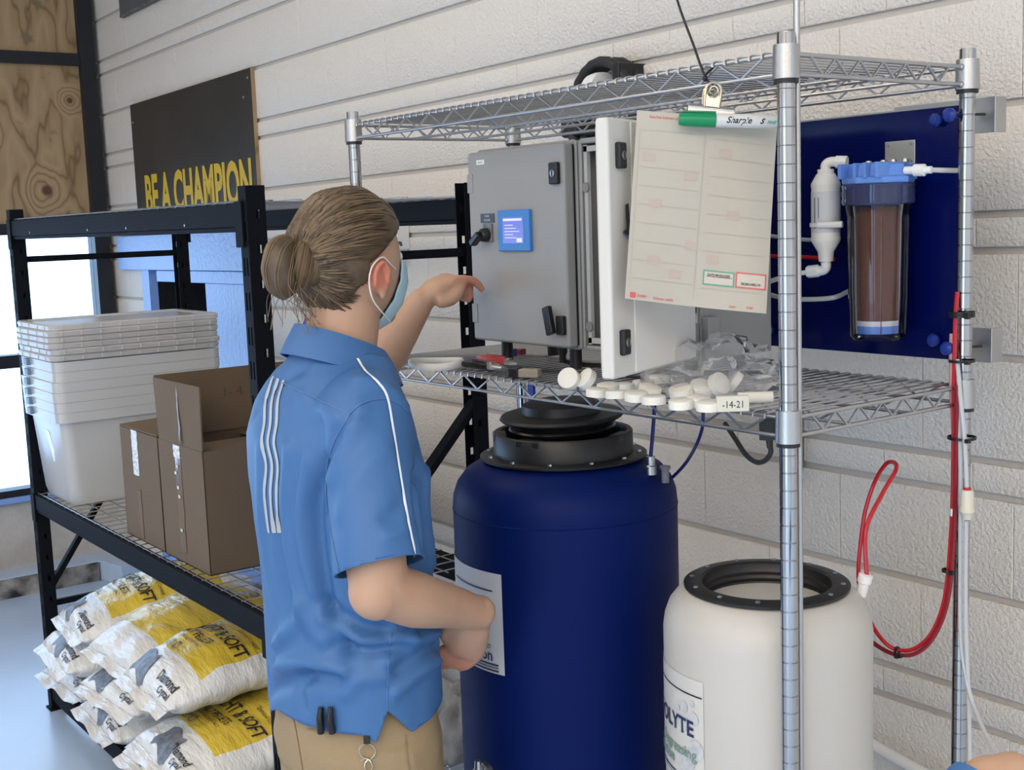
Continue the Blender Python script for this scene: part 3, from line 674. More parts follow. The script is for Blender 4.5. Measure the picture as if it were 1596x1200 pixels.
# ================================================================== CONTROL CABINET
CY0, CY1, CZ0, CZ1 = 1.475, 1.650, 1.502, 1.886
cab = root('control_cabinet', (-1.775, 1.56, ZMID + .007), 'grey double-door control cabinet with blue-framed touchscreen on the wire shelf', 'cabinet')
def shell(x0, x1):
    t = .008; mb = MB().box(x0, x1, CY1 - t, CY1, CZ0, CZ1)
    return mb.box(x0, x0 + t, CY0, CY1 - t, CZ0, CZ1).box(x1 - t, x1, CY0, CY1 - t, CZ0, CZ1).box(x0 + t, x1 - t, CY0, CY1 - t, CZ0, CZ0 + t).box(x0 + t, x1 - t, CY0, CY1 - t, CZ1 - t, CZ1)
obj('left_body', shell(-2.088, -1.772), M_cabgrey, cab, smooth=0, bevel=.003)
obj('right_body', shell(-1.768, -1.462), M_cabgrey, cab, smooth=0, bevel=.003)
for x in (-2.04, -1.82, -1.72, -1.51):
    for y in (1.50, 1.62): obj('foot', MB().cyl((x, y, ZMID + .007), (x, y, CZ0), .012, 12), M_black, cab)
d1 = obj('left_door', MB().box(-2.084, -1.776, 1.448, 1.473, CZ0 + .003, CZ1 - .004), M_cabgrey, cab, smooth=0, bevel=.006)
obj('door_gasket', MB().box(-2.080, -1.780, 1.473, 1.476, CZ0 + .008, CZ1 - .010), M_black, d1, smooth=0)
for z0 in (1.802, 1.541): obj('hinge_cover', MB().box(-2.0845, -2.066, 1.4465, 1.452, z0, z0 + .038), M_cabgrey, d1, bevel=.001)
def latch(o, ux, n, z0, parent, w_=.026, h=.040):
    """flush quarter-turn latch: dark body with pale slotted core"""
    o, ux, n = Vector(o), Vector(ux), Vector(n)
    l = obj('latch', MB().obox(o + n * .004, ux * w_ / 2, (0, 0, h / 2), n * .005), M_black, parent, bevel=.003)
    obj('latch_core', MB().lathe([(.0, .0092), (.0065, .0092), (.0065, .0100), (0, .0102)], 14, o, n), M_steel, l)
    obj('latch_slot', MB().obox(o + n * .0102, ux * .0012, (0, 0, .0055), n * .0006), M_black, l)
latch((-1.799, 1.448, 1.828), (1, 0, 0), (0, -1, 0), 0, d1)
hd = obj('handle', MB().box(-1.803, -1.781, 1.438, 1.449, 1.530, 1.566), M_black, d1, bevel=.003)
obj('handle_lever', MB().obox((-1.811, 1.430, 1.557), (.0095, 0, .003), (.0, .006, 0), (.006, .0, -.026)), M_blackgloss, hd, bevel=.003)
bz = obj('screen_bezel', MB().box(-1.977, -1.875, 1.440, 1.449, 1.686, 1.765), M_bezel, d1, bevel=.002)
obj('screen', MB().box(-1.959, -1.893, 1.4392, 1.4405, 1.701, 1.751), M_screen, bz)
sc = MB().box(-1.956, -1.897, 1.4386, 1.4390, 1.744, 1.7485)
obj('screen_header', sc, M_screenlt, bz)
for i in range(5): obj('screen_line', MB().box(-1.952, -1.925 + .02 * ((i * 7) % 3) / 2, 1.4387, 1.4390, 1.735 - i * .006, 1.7365 - i * .006), M_screenlt, bz)
obj('screen_button', MB().box(-1.914, -1.897, 1.4386, 1.4390, 1.703, 1.711), M_screenlt, bz)
npl = obj('name_plate', MB().box(-2.042, -1.996, 1.4465, 1.4485, 1.742, 1.760), mat('dark_slate_plate', (.05, .06, .09), .4), d1)
obj('plate_lettering', text_mb('MAIN', .006, (-2.019, 1.4460, 1.753), align='CENTER').merge(text_mb('POWER', .006, (-2.019, 1.4460, 1.745), align='CENTER')), M_label, npl)
sw = obj('rotary_switch', MB().box(-2.031, -2.002, 1.4435, 1.4485, 1.704, 1.740), M_dkprint, d1, bevel=.001)
obj('switch_knob', MB().lathe([(.014, 0), (.013, .012), (.009, .016), (0, .016)], 18, (-2.019, 1.4435, 1.718), (0, -1, 0)), M_black, sw)
obj('switch_grip', MB().obox((-2.028, 1.424, 1.711), (.014, 0, .010), (.004, 0, -.0055), (0, .008, 0)), M_blackgloss, sw, bevel=.003)
tg = obj('maker_tag', MB().box(-2.050, -2.024, 1.4472, 1.4482, 1.857, 1.866), M_white, d1)
obj('tag_lettering', text_mb('wieland', .0075, (-2.037, 1.4468, 1.8595), align='CENTER', sx=.8), M_grprint, tg)
# interior of the right half
obj('inner_frame', MB().box(-1.757, -1.748, 1.480, 1.488, CZ0 + .01, CZ1 - .01).box(-1.757, -1.473, 1.480, 1.488, CZ1 - .022, CZ1 - .012).box(-1.757, -1.473, 1.480, 1.488, CZ0 + .012, CZ0 + .022), M_cabin, cab, smooth=0)
obj('swing_panel', MB().box(-1.736, -1.49, 1.505, 1.515, CZ0 + .035, CZ1 - .03), M_cabin, cab, smooth=0, bevel=.006)
obj('dark_insert', MB().box(-1.712, -1.50, 1.499, 1.506, CZ0 + .075, CZ1 - .085), M_cabdark, cab, smooth=0, bevel=.006)
for z0 in (1.80, 1.545): obj('catch_plate', MB().lathe([(.009, 0), (.009, .003), (0, .003)], 14, (-1.752, 1.480, z0), (0, -1, 0)), M_cabdark, cab)
for z0 in (1.850, 1.525): obj('panel_knob', MB().lathe([(.011, 0), (.011, .012), (.006, .015), (0, .015)], 14, (-1.722, 1.505, z0), (0, -1, 0)), M_black, cab)
# open right door, hinged at the cabinet's right edge
HG = Vector((-1.462, 1.470, 0)); a = math.radians(290); DV = Vector((math.cos(a), math.sin(a), 0)); NV = Vector((-DV.y, DV.x, 0))
def dr(u, z, o=0.0): return HG + DV * u + NV * o + Vector((0, 0, z))
mb = MB().obox(dr(.156, 1.697, -.011), DV * .139, NV * .011, (0, 0, .190))
d2 = obj('right_door', mb, mat('pale_enclosure_door', (.60, .58, .535), .42), cab, smooth=0, bevel=.005)
obj('door_lip', MB().obox(dr(.150, 1.697, -.026), DV * .128, NV * .004, (0, 0, .178)), M_cabin, d2, smooth=0)
obj('door_face', MB().obox(dr(.122, 1.697, .0012), DV * .106, NV * .0015, (0, 0, .186)), mat('white_door_face', (.68, .665, .63), .4), d2, smooth=0, bevel=.001)
for z0 in (1.833, 1.560): latch(dr(.264, z0, 0), DV, NV, 0, d2, .022, .038)
for z0 in (1.83, 1.545): obj('hinge', MB().obox(dr(.004, z0, -.010), DV * .010, NV * .010, (0, 0, .020)), M_cabgrey, d2, bevel=.003)
lg = MB().poly([dr(.252, 1.762, .003), dr(.243, 1.764, .003), dr(.238, 1.725, .003), dr(.232, 1.712, .003), dr(.262, 1.722, .003), dr(.250, 1.727, .003)], NV, .0006)
obj('door_logo', lg, M_print, d2, smooth=0)
obj('door_logo_flash', MB().poly([dr(.262, 1.720, .003), dr(.236, 1.711, .003), dr(.225, 1.700, .003), dr(.245, 1.712, .003)], NV, .0006), M_bezel, d2, smooth=0)
# hinge block on the cabinet's right side
obj('hinge_block', MB().box(-1.464, -1.446, 1.478, 1.505, 1.530, 1.575).box(-1.464, -1.452, 1.478, 1.498, 1.505, 1.53), M_cabgrey, cab, bevel=.003)
obj('cable_gland', MB().lathe([(.010, 0), (.010, -.014), (.007, -.020), (.007, -.034), (0, -.034)][::-1], 14, (-1.86, 1.50, CZ0)), M_black, cab)
tag(obj('power_cable', MB().tube(spline([(-1.86, 1.50, 1.475), (-1.855, 1.51, 1.468), (-1.82, 1.53, 1.4635), (-1.76, 1.54, 1.4635), (-1.70, 1.52, 1.4650), (-1.62, 1.55, 1.4635), (-1.52, 1.60, 1.4635)], 8), .0042, 8), M_rubber), 'black cable running under the grey control cabinet', 'cable')
tag(obj('signal_cable', MB().tube(spline([(-1.74, 1.60, 1.4635), (-1.73, 1.57, 1.478), (-1.715, 1.53, 1.492), (-1.705, 1.51, 1.478), (-1.66, 1.48, 1.4625), (-1.60, 1.47, 1.4625)], 8), .003, 8), M_black), 'thin black cable looping up below the cabinet opening', 'cable')

# ================================================================== BLUE PANEL WITH FILTERS
pan = root('filter_panel', (-1.41, 1.815, 1.49), 'glossy dark blue backboard for water filters behind the shelf', 'panel')
P = [Vector((q.x, 1.806, q.z)) for q in [p + Vector((0, -1.81, 0)) for p in []]]
obj('board', MB().box(-1.625, -1.197, 1.806, 1.812, 1.489, 1.904), M_blue_pl, pan, bevel=.002)
obj('board_edge', MB().box(-1.625, -1.197, 1.8075, 1.8115, 1.904, 1.9065), M_steel, pan)
for (x, z) in ((-1.238, 1.883), (-1.238, 1.521), (-1.600, 1.521), (-1.600, 1.883)):
    obj('knob', MB().lathe([(.006, -.002), (.006, .004), (.0105, .006), (.011, .012), (.007, .017), (0, .018)], 16, (x, 1.806, z), (0, -1, 0)), M_knobblue, pan)
for z in (1.887, 1.518):
    obj('knob', MB().lathe([(.005, -.04), (.005, .004), (.0105, .006), (.011, .012), (.007, .017), (0, .018)], 16, (-1.176, 1.752, z - .002), (0, -1, 0)), M_knobblue, pan)
    obj('bolt', MB().cyl((-1.176, 1.75, z - .002), (-1.150, 1.80, z - .002), .0022, 6), M_black, pan)
    obj('bracket', MB().box(-1.330, -1.141, 1.8135, 1.817, z - .03, z + .026).box(-1.144, -1.141, 1.817, 1.845, z - .03, z + .026), M_steel, pan, bevel=.001)
mp_ = obj('metal_plate', MB().box(-1.342, -1.282, 1.8035, 1.8062, 1.815, 1.855), mat('zinc_plate', (.50, .52, .48), .35, .8), pan, bevel=.001)
for (x, z) in ((-1.335, 1.849), (-1.289, 1.849), (-1.335, 1.822), (-1.289, 1.822)):
    obj('screw', MB().lathe([(.0035, 0), (.003, .0018), (0, .002)], 8, (x, 1.8035, z), (0, -1, 0)), M_steel, mp_)
# cartridge filter
fc = Vector((-1.309, 1.742, 0))
flt = root('cartridge_filter', (fc.x, fc.y, 1.524), 'clear filter housing with brown cartridge and light blue cap', 'filter')
obj('sump', MB().lathe([(.0, 1.524), (.040, 1.524), (.0465, 1.532), (.0485, 1.60), (.0505, 1.73), (.054, 1.752), (.052, 1.752), (.0485, 1.73), (.0462, 1.60), (.044, 1.536), (.0, 1.530)], 36, fc), M_clear, flt)
rb = MB()
for k in range(6):
    t = k * math.pi / 3 + .25; rb.tube([fc + Vector((math.cos(t) * r_, math.sin(t) * r_, z_)) for r_, z_ in ((.0470, 1.535), (.0492, 1.60), (.0512, 1.73))], .0016, 5)
for k in range(6):
    t = k * math.pi / 3 + .25; obj('sump_rib', MB().tube([fc + Vector((math.cos(t) * r_, math.sin(t) * r_, z_)) for r_, z_ in ((.0470, 1.535), (.0492, 1.60), (.0512, 1.73))], .0018, 5), M_clear, flt)
obj('cartridge', MB().lathe([(.0, 1.556), (.036, 1.556), (.036, 1.735), (.030, 1.745), (0, 1.745)], 32, fc), M_brown, flt)
obj('cartridge_white_band', MB().lathe([(.0, 1.548), (.0372, 1.548), (.0372, 1.5565), (0, 1.5565)], 32, fc), M_white, flt)
obj('cartridge_base', MB().lathe([(.0, 1.535), (.037, 1.535), (.0375, 1.548), (0, 1.548)], 32, fc), M_lblue, flt)
obj('thread_ring', MB().lathe([(.050, 1.748), (.058, 1.750), (.060, 1.756), (.0585, 1.762), (.060, 1.768), (.0585, 1.775), (.060, 1.783), (.050, 1.785)], 36, fc), M_clearblue, flt)
lp = MB()
for r0, z0_ in ((.061, 1.783), (.0605, 1.790), (.055, 1.793), (.050, 1.812)):
    pass
lidp = [(.0, 1.784), (.0585, 1.784), (.0595, 1.788), (.0595, 1.794), (.053, 1.796), (.050, 1.814), (.044, 1.817), (0, 1.817)]
lid_ = obj('filter_cap', MB().lathe(lidp, 8, fc, (0, 0, 1)), M_lblue, flt, smooth=20, bevel=.0015)
for dx in (-.035, -.005, .015, .038):
    obj('cap_rib', MB().box(fc.x + dx - .003, fc.x + dx + .003, fc.y - .058, fc.y + .03, 1.793, 1.818), M_lblue, lid_, bevel=.001)
    obj('cap_screw', MB().lathe([(.006, 1.818), (.005, 1.823), (0, 1.824)], 10, (fc.x + dx, fc.y + .02, 0)), M_steel, lid_)
obj('mount_block', MB().box(fc.x - .03, fc.x + .03, fc.y + .03, 1.806, 1.79, 1.815), M_lblue, flt)
obj('outlet_fitting', MB().lathe([(.0065, 0), (.0065, .016), (.010, .017), (.010, .034), (.006, .036), (.006, .046), (0, .046)], 14, (fc.x + .052, fc.y, 1.803), (1, .15, -.03)), M_whitegloss, flt)
obj('outlet_tube', MB().tube(spline([(fc.x + .09, fc.y + .006, 1.802), (fc.x + .112, fc.y + .02, 1.800), (fc.x + .118, 1.806, 1.799)], 5), .0042, 8), M_tubew, flt)
obj('sticker', MB().lathe([(.0372, 1.725), (.0372, 1.737)], 64, fc, caps=False), M_whitegloss, flt) if False else None
# inline filter
ic = Vector((-1.407, 1.728, 0))
inl = root('inline_filter', (ic.x, ic.y, 1.64), 'slim white inline filter left of the clear housing', 'filter')
obj('filter_body', MB().lathe([(.0, 1.655), (.012, 1.655), (.014, 1.672), (.0245, 1.690), (.0255, 1.694), (.0248, 1.698), (.0245, 1.782), (.0255, 1.786), (.0245, 1.790), (.016, 1.805), (.014, 1.806), (.014, 1.813), (0, 1.813)], 28, ic), M_white, inl)
obj('filter_label', MB().lathe([(.0250, 1.705), (.0250, 1.775)], 28, ic, caps=False), mat('pale_filter_label', (.60, .61, .64), .4), inl)
obj('label_lines', MB().box(ic.x - .004, ic.x - .0025, ic.y - .0256, ic.y - .025, 1.712, 1.765).box(ic.x + .004, ic.x + .005, ic.y - .0254, ic.y - .0248, 1.73, 1.765), M_dkprint, inl)
obj('top_elbow', MB().tube(spline([(ic.x, ic.y, 1.81), (ic.x, ic.y, 1.820), (ic.x + .008, ic.y + .004, 1.825), (ic.x + .026, ic.y + .010, 1.824)], 4), .0085, 10), M_whitegloss, inl)
obj('top_nut', MB().cyl((ic.x + .016, ic.y + .007, 1.8245), (ic.x + .034, ic.y + .014, 1.823), .0105, 8), M_whitegloss, inl)
obj('bottom_elbow', MB().tube(spline([(ic.x, ic.y, 1.658), (ic.x, ic.y, 1.646), (ic.x - .006, ic.y, 1.640), (ic.x - .022, ic.y - .004, 1.638)], 4), .0088, 10), M_whitegloss, inl)
obj('bottom_nut', MB().cyl((ic.x - .014, ic.y - .003, 1.639), (ic.x - .034, ic.y - .006, 1.637), .0108, 8), M_whitegloss, inl)
obj('clip', MB().lathe([(.0246, 1.715), (.0275, 1.715), (.0275, 1.722), (.0246, 1.722)], 20, ic).cyl((ic.x + .005, ic.y - .027, 1.7185), (ic.x + .045, ic.y - .012, 1.7185), .0055, 8), M_whitegloss, inl)
tag(obj('water_tube', MB().tube(spline([(ic.x - .030, ic.y - .006, 1.637), (-1.47, 1.715, 1.632), (-1.53, 1.72, 1.618), (-1.60, 1.74, 1.60)], 8), .0042, 8), M_whitegloss), 'white tube leaving the bottom of the inline filter', 'tube')
tag(obj('red_jumper_tube', MB().tube(spline([(-1.425, 1.775, 1.656), (-1.47, 1.765, 1.660), (-1.54, 1.76, 1.662), (-1.62, 1.77, 1.665)], 6), .0036, 8), M_red), 'short red tube along the blue panel behind the shelf post', 'tube')
tag(obj('white_panel_tube', MB().tube(spline([(-1.42, 1.806, 1.598), (-1.43, 1.77, 1.588), (-1.50, 1.755, 1.585), (-1.57, 1.77, 1.590), (-1.63, 1.80, 1.60)], 8), .0045, 8), M_tubew), 'milky tube curving low across the blue panel', 'tube')
tag(obj('white_upper_tube', MB().tube(spline([(-1.43, 1.79, 1.690), (-1.50, 1.775, 1.692), (-1.58, 1.775, 1.700), (-1.64, 1.80, 1.705)], 8), .0036, 8), M_tubew), 'thin milky tube above the red tube on the blue panel', 'tube')

# ================================================================== TANKS
tb = Vector((-1.780, 1.430, 0)); rT = .2105
bt = root('blue_tank', (tb.x, tb.y, ZLOW + .007), 'tall dark blue plastic tank with black screw neck under the shelf', 'tank')
obj('tank_body', MB().lathe([(0, .507), (.19, .507), (rT - .003, .527), (rT, .557), (rT, 1.222), (rT - .002, 1.242), (rT - .010, 1.264), (rT - .026, 1.284), (rT - .05, 1.298), (.13, 1.309), (0, 1.312)], 72, tb), M_bluetank, bt, smooth=60)
obj('moulded_seam', MB().lathe([(rT - .0005, 1.214), (rT + .0012, 1.2155), (rT - .0005, 1.217)], 72, tb), M_bluetank, bt)
fl_ = obj('neck_flange', MB().lathe([(.118, 1.308), (.155, 1.307), (.156, 1.311), (.150, 1.314), (.118, 1.314)], 56, tb), M_black, bt)
for k in range(12):
    t = k * math.pi / 6 + .2; obj('bolt', MB().lathe([(.0045, 1.314), (.004, 1.317), (0, 1.3175)], 8, tb + Vector((.142 * math.cos(t), .142 * math.sin(t), 0))), M_steel, fl_)
obj('neck_ring', MB().lathe([(.116, 1.312), (.131, 1.312), (.1305, 1.352), (.128, 1.355), (.120, 1.354), (.116, 1.335), (.114, 1.312)], 56, tb), M_black, bt)
for t in (-2.15, -1.2, .4, 2.2): obj('neck_lug', MB().obox(tb + Vector((.118 * math.cos(t), .118 * math.sin(t), 1.348)), (.012 * math.cos(t), .012 * math.sin(t), 0), (-.025 * math.sin(t), .025 * math.cos(t), 0), (0, 0, .006)), M_black, bt, bevel=.002)
ld = Matrix.Rotation(math.radians(2.0), 3, 'X')
lc = tb + Vector((-.006, .004, 0))
def tilt(mb):
    c = lc + Vector((0, 0, 1.36)); q = MB(); q.add([c + ld @ (p - c) for p in mb.v], mb.f); return q
lid = root('tank_lid', (lc.x, lc.y, 1.35), 'round black screw lid resting loose on the blue tank neck', 'lid')
obj('lid_thread', tilt(MB().lathe([(.0, 1.357), (.098, 1.357), (.1005, 1.360), (.098, 1.364), (.1005, 1.368), (.098, 1.372), (.100, 1.376), (0, 1.378)], 48, lc)), M_blackgloss, lid)
obj('lid_disc', tilt(MB().lathe([(.0, 1.376), (.112, 1.376), (.1165, 1.380), (.113, 1.385), (.070, 1.389), (0, 1.390)], 56, lc)), M_black, lid)
obj('lid_boss', tilt(MB().lathe([(.0, 1.388), (.074, 1.388), (.072, 1.404), (.060, 1.408), (0, 1.406)], 40, lc)), M_black, lid)
def on_cyl(c, r, ang0, zc): return lambda u, v: Vector((c.x + r * math.cos(ang0 + u / r), c.y + r * math.sin(ang0 + u / r), zc + v))
to_cam = math.atan2(-tb.y, -tb.x)
def cyl_patch(c, r, a0, a1, z0, z1, n=24):
    return MB().grid([[Vector((c.x + r * math.cos(a0 + (a1 - a0) * j / n), c.y + r * math.sin(a0 + (a1 - a0) * j / n), z)) for j in range(n + 1)] for z in (z0, z1)])
la1 = to_cam - math.radians(33); la0 = to_cam - math.radians(120)
lb = obj('tank_label', cyl_patch(tb, rT + .0012, la0, la1, .945, 1.130, 30), M_label, bt)
rl = rT + .0022
obj('label_line', cyl_patch(tb, rl, la1 - .72, la1 - .10, 1.0955, 1.0985), M_navyprint, lb)
obj('label_lettering', text_mb('A', .085, align='RIGHT', bold=.002, fn=on_cyl(tb, rl, la1 - .42, 1.020), shear=.15), M_print, lb)
obj('label_lettering', text_mb('Disinfecting', .028, align='RIGHT', bold=.0006, fn=on_cyl(tb, rl, la1 - .14, .985)), M_greenprint, lb)
obj('label_lettering', text_mb('Solution', .028, align='RIGHT', bold=.0006, fn=on_cyl(tb, rl, la1 - .12, .968)), M_navyprint, lb)
for q, h in ((.963, .0035), (.957, .002), (.952, .0035)): obj('label_line', cyl_patch(tb, rl, la1 - 1.2, la1 - .06, q - h, q), M_navyprint, lb)
obj('tank_fitting', MB().lathe([(.010, 1.285), (.010, 1.300), (.008, 1.302), (.008, 1.318), (0, 1.318)], 10, Vector((tb.x + .172, tb.y + .062, 0))), M_steel, bt)
obj('tank_fitting', MB().lathe([(.007, 1.27), (.007, 1.292), (.010, 1.296), (.010, 1.300), (0, 1.300)], 10, Vector((tb.x + .190, tb.y + .080, 0))), M_dkprint, bt)
va = to_cam - math.radians(48); vp_ = tb + Vector((rT * math.cos(va), rT * math.sin(va), .752)); vo = Vector((math.cos(va), math.sin(va), 0))
obj('drain_valve', MB().lathe([(.018, -.01), (.018, .010), (.012, .012), (.012, .026), (0, .026)], 14, vp_, vo).cyl(vp_ + vo * .020, vp_ + vo * .020 + Vector((0, 0, .026)), .009, 10, .006), M_steel, bt)
tag(obj('standpipe', MB().lathe([(.0065, .507), (.0085, .507), (.0085, .835), (.0065, .835)], 14, VD(1032, 1192, 2.02) * 1.0 - Vector((0, 0, VD(1032, 1192, 2.02).z))), M_black), 'short black pipe standing between the blue and white tanks', 'pipe')
tag(obj('navy_tube', MB().tube(spline([(tb.x + .172, tb.y + .062, 1.316), (tb.x + .176, tb.y + .066, 1.37), (tb.x + .180, tb.y + .07, 1.44)], 6), .0034, 8), M_navy), 'short navy tube rising from the blue tank through the shelf', 'tube')
q0 = V(1095, 655, 1.62)
tag(obj('navy_loop_tube', MB().tube(spline([V(1096, 640, 1.60), V(1095, 665, 1.60), V(1086, 692, 1.60), V(1070, 720, 1.59), V(1050, 742, 1.58), V(1030, 756, 1.57)], 6), .0032, 8), M_navy), 'navy tube curving down beside the blue tank shoulder', 'tube')
tag(obj('blue_strap', MB().box(-2.108, -2.088, 1.60, 1.606, 1.20, 1.452), M_blueb), 'bright blue strap hanging behind the black tank lid', 'strap')

tw = Vector((-1.313, 1.464, 0)); rW = .1655
wt = root('white_tank', (tw.x, tw.y, ZLOW + .007), 'white plastic tank with open black rim at the shelf corner', 'tank')
obj('tank_body', MB().lathe([(0, .507), (.15, .507), (rW, .537), (rW, 1.085), (rW - .003, 1.105), (rW - .010, 1.124), (rW - .022, 1.139), (.132, 1.148), (.106, 1.153), (.105, 1.150), (.105, 1.13), (.128, 1.128), (rW - .012, 1.09), (rW - .006, 1.07), (rW - .006, .547), (0, .541)], 72, tw), M_whitetank, wt, smooth=60)
obj('contents', MB().lathe([(0, 1.122), (.0965, 1.122), (.0965, 1.125), (0, 1.125)], 48, tw), M_whitetank, wt)
rim = obj('black_rim', MB().lathe([(.1040, 1.092), (.1045, 1.152), (.131, 1.1515), (.1315, 1.156), (.127, 1.1585), (.107, 1.160), (.1025, 1.157), (.1010, 1.148), (.0990, 1.144), (.1010, 1.138), (.0985, 1.133), (.1005, 1.127), (.0980, 1.121), (.0985, 1.092), (.1040, 1.092)], 64, tw, caps=False), M_black, wt, smooth=35)
for k in range(12):
    t = k * math.pi / 6 + .1; obj('rim_bolt', MB().lathe([(.0045, 1.158), (.0035, 1.161), (0, 1.1615)], 8, tw + Vector((.1195 * math.cos(t), .1195 * math.sin(t), 0))), M_dkprint, rim)
tcw = math.atan2(-tw.y, -tw.x)
fa = tcw + 1.78; fp = tw + Vector((.152 * math.cos(fa), .152 * math.sin(fa), 1.128))
obj('tank_fitting', MB().lathe([(.009, 0), (.009, .022), (.0115, .024), (.0115, .036), (.006, .038), (0, .038)], 12, fp, (.25, .05, 1)), M_whitegloss, wt)
wa1 = tcw - math.radians(36); wa0 = tcw - math.radians(118); rwl = rW + .0018
lw = mat("white_tank_label", (.58, .56, .52), .35)
wl = obj('tank_label', cyl_patch(tw, rW + .0010, wa0, wa1 + .015, .855, 1.035, 30), lw, wt)
obj('label_line', cyl_patch(tw, rwl, wa0, wa1, 1.0080, 1.0105), M_print, wl)
def bub(u, v, r):
    f_ = on_cyl(tw, rwl + .0004, wa1, 0); n = 20
    rows = [[f_(u + r * q * math.cos(6.2832 * k / n), v + r * q * math.sin(6.2832 * k / n)) for k in range(n)] for q in (.02, .5, .86, 1.0)]
    return MB().grid(rows, wrap=True)
M_bub = mat('bubble_print', (.42, .44, .47), .3, var=(90, .7, (.62, .62, .61)))
for u, v, r in ((-.040, .985, .0095), (-.020, .995, .005), (-.018, .972, .011), (-.038, .958, .012), (-.056, .978, .005), (-.014, .922, .0165), (-.030, .898, .014), (-.045, .885, .0095), (-.012, .868, .015), (-.060, .962, .006), (-.048, .905, .006)):
    obj('bubble_print', bub(u, v, r), M_bub, wl)
obj('label_lettering', text_mb('CATHOLYTE', .036, align='RIGHT', bold=.0008, sx=.95, fn=on_cyl(tw, rwl + .001, wa1 - .10, .942)), M_navyprint, wl)
obj('label_lettering', text_mb('Degreasing', .025, align='RIGHT', bold=.0006, fn=on_cyl(tw, rwl + .001, wa1 - .07, .905)), M_greenprint, wl)
obj('label_lettering', text_mb('Solution', .025, align='RIGHT', bold=.0006, fn=on_cyl(tw, rwl + .001, wa1 - .42, .884)), M_greenprint, wl)
obj('label_line', cyl_patch(tw, rwl, wa0, wa1, .868, .871), M_navyprint, wl); obj('label_line', cyl_patch(tw, rwl, wa0, wa1 - .1, .863, .865), M_greenprint, wl)

# ================================================================== HOSES ON THE RIGHT
top = fp + Vector((.010, .002, .036))
loop = [top, V(1350, 825, 1.60), V(1375, 770, 1.64), V(1396, 733, 1.68), V(1394, 721, 1.70), V(1381, 723, 1.71), V(1364, 750, 1.72), V(1349, 795, 1.71), V(1341, 850, 1.70), V(1338, 900, 1.69), V(1345, 940, 1.69), V(1360, 975, 1.69), V(1380, 1002, 1.69), V(1400, 1013, 1.70), V(1425, 1011, 1.71), V(1450, 990, 1.72), V(1468, 950, 1.73), V(1477, 900, 1.735), V(1484, 800, 1.74), V(1486, 700, 1.74), V(1487, 600, 1.742), V(1489, 500, 1.745), V(1492, 455, 1.75)]
tag(obj('red_hose', MB().tube(spline(loop, 7), .0036, 8), M_red), 'bright red tube looping up from the white tank fitting', 'hose')
l2 = [V(1345, 992, 1.69), V(1357, 999, 1.69), V(1380, 1014, 1.69), V(1402, 1021, 1.695), V(1428, 1018, 1.705), V(1452, 997, 1.715), V(1472, 955, 1.725), V(1482, 900, 1.73), V(1488, 800, 1.735), V(1490, 700, 1.735), V(1491, 600, 1.738)]
tag(obj('dark_red_hose', MB().tube(spline(l2, 7), .0037, 8), M_dkred), 'darker red tube tied beside the bright red one', 'hose')
tag(obj('clear_hose', MB().tube(spline([V(1490, 600, 1.742), V(1494, 660, 1.740), V(1497, 720, 1.738), V(1497, 850, 1.738), V(1497, 980, 1.736), V(1503, 1040, 1.735), V(1514, 1090, 1.73), V(1530, 1130, 1.70), V(1550, 1170, 1.66), V(1580, 1215, 1.60), V(1620, 1260, 1.5)], 7), .0036, 8), M_tubew), 'milky clear tube running down the back post to the floor', 'hose')
tag(obj('upper_clear_hose', MB().tube(spline([V(1492, 560, 1.744), V(1497, 620, 1.738), V(1503, 680, 1.733), V(1506, 740, 1.731), V(1507, 765, 1.731)], 7), .0036, 8), M_tubew), 'milky tube entering the ivory coupling from above', 'hose')
tag(obj('lower_clear_hose', MB().tube(spline([V(1506, 812, 1.731), V(1505, 900, 1.733), V(1506, 1000, 1.735), V(1510, 1100, 1.735), V(1512, 1250, 1.735)], 7), .0036, 8), M_tubew), 'milky tube dropping from the ivory coupling beside the post', 'hose')
tag(obj('pink_hose', MB().tube(spline([V(1484, 520, 1.752), V(1483, 560, 1.748), V(1484, 620, 1.745), V(1488, 690, 1.742)], 7), .0042, 8), M_tubepink), 'pinkish tube behind the black ties on the back post', 'hose')
cp = V(1507, 788, 1.731)
cpl = root('tube_coupling', cp, 'ivory push-fit coupling with red collar on the back post tubes', 'fitting')
obj('coupling_body', MB().lathe([(.0, -.022), (.007, -.022), (.010, -.012), (.0118, -.010), (.0118, -.002), (.0106, 0), (.0106, .022), (.0092, .026), (0, .026)], 16, cp), M_tan, cpl)
obj('collet', MB().lathe([(.006, .026), (.006, .030), (0, .030)], 12, cp), M_red, cpl)
def tie(px_, py_, Yp, r, name, label, ax=(0, 0, 1), fl=1.0):
    c = V(px_, py_, Yp); mb = MB().lathe([(r, -.0022), (r + .0016, -.0022), (r + .0016, .0022), (r, .0022), (r, -.0022)], 20, c, ax, caps=False)
    mb.box(c.x + r, c.x + r + .007, c.y - r - .004, c.y - r + .004, c.z - .003, c.z + .003)
    tag(obj(name, mb, M_ties), label, 'cable tie')
tie(1499, 487, 1.757, .0190, 'cable_tie', 'upper black cable tie near the bottom of the blue panel')
tie(1499, 492, 1.757, .0188, 'cable_tie', 'black cable tie just below the topmost one on the back post')
tie(1499, 562, 1.757, .0190, 'cable_tie', 'black cable tie just under the blue panel on the back post')
tie(1499, 682, 1.752, .0210, 'cable_tie', 'black cable tie below the middle shelf on the back post')
tie(1478, 889, 1.733, .0088, 'cable_tie', 'small black cable tie gathering the red tubes beside the post')
tie(1398, 1017, 1.697, .0090, 'cable_tie', 'small black cable tie at the bottom of the red tube curve', (1, .3, 0))
obj_m = obj('tube_marker', MB().cyl(V(1486, 793, 1.738), V(1486, 804, 1.738), .0052, 10), M_whitegloss); tag(obj_m, 'small white sleeve on the red tube beside the coupling', 'sleeve')
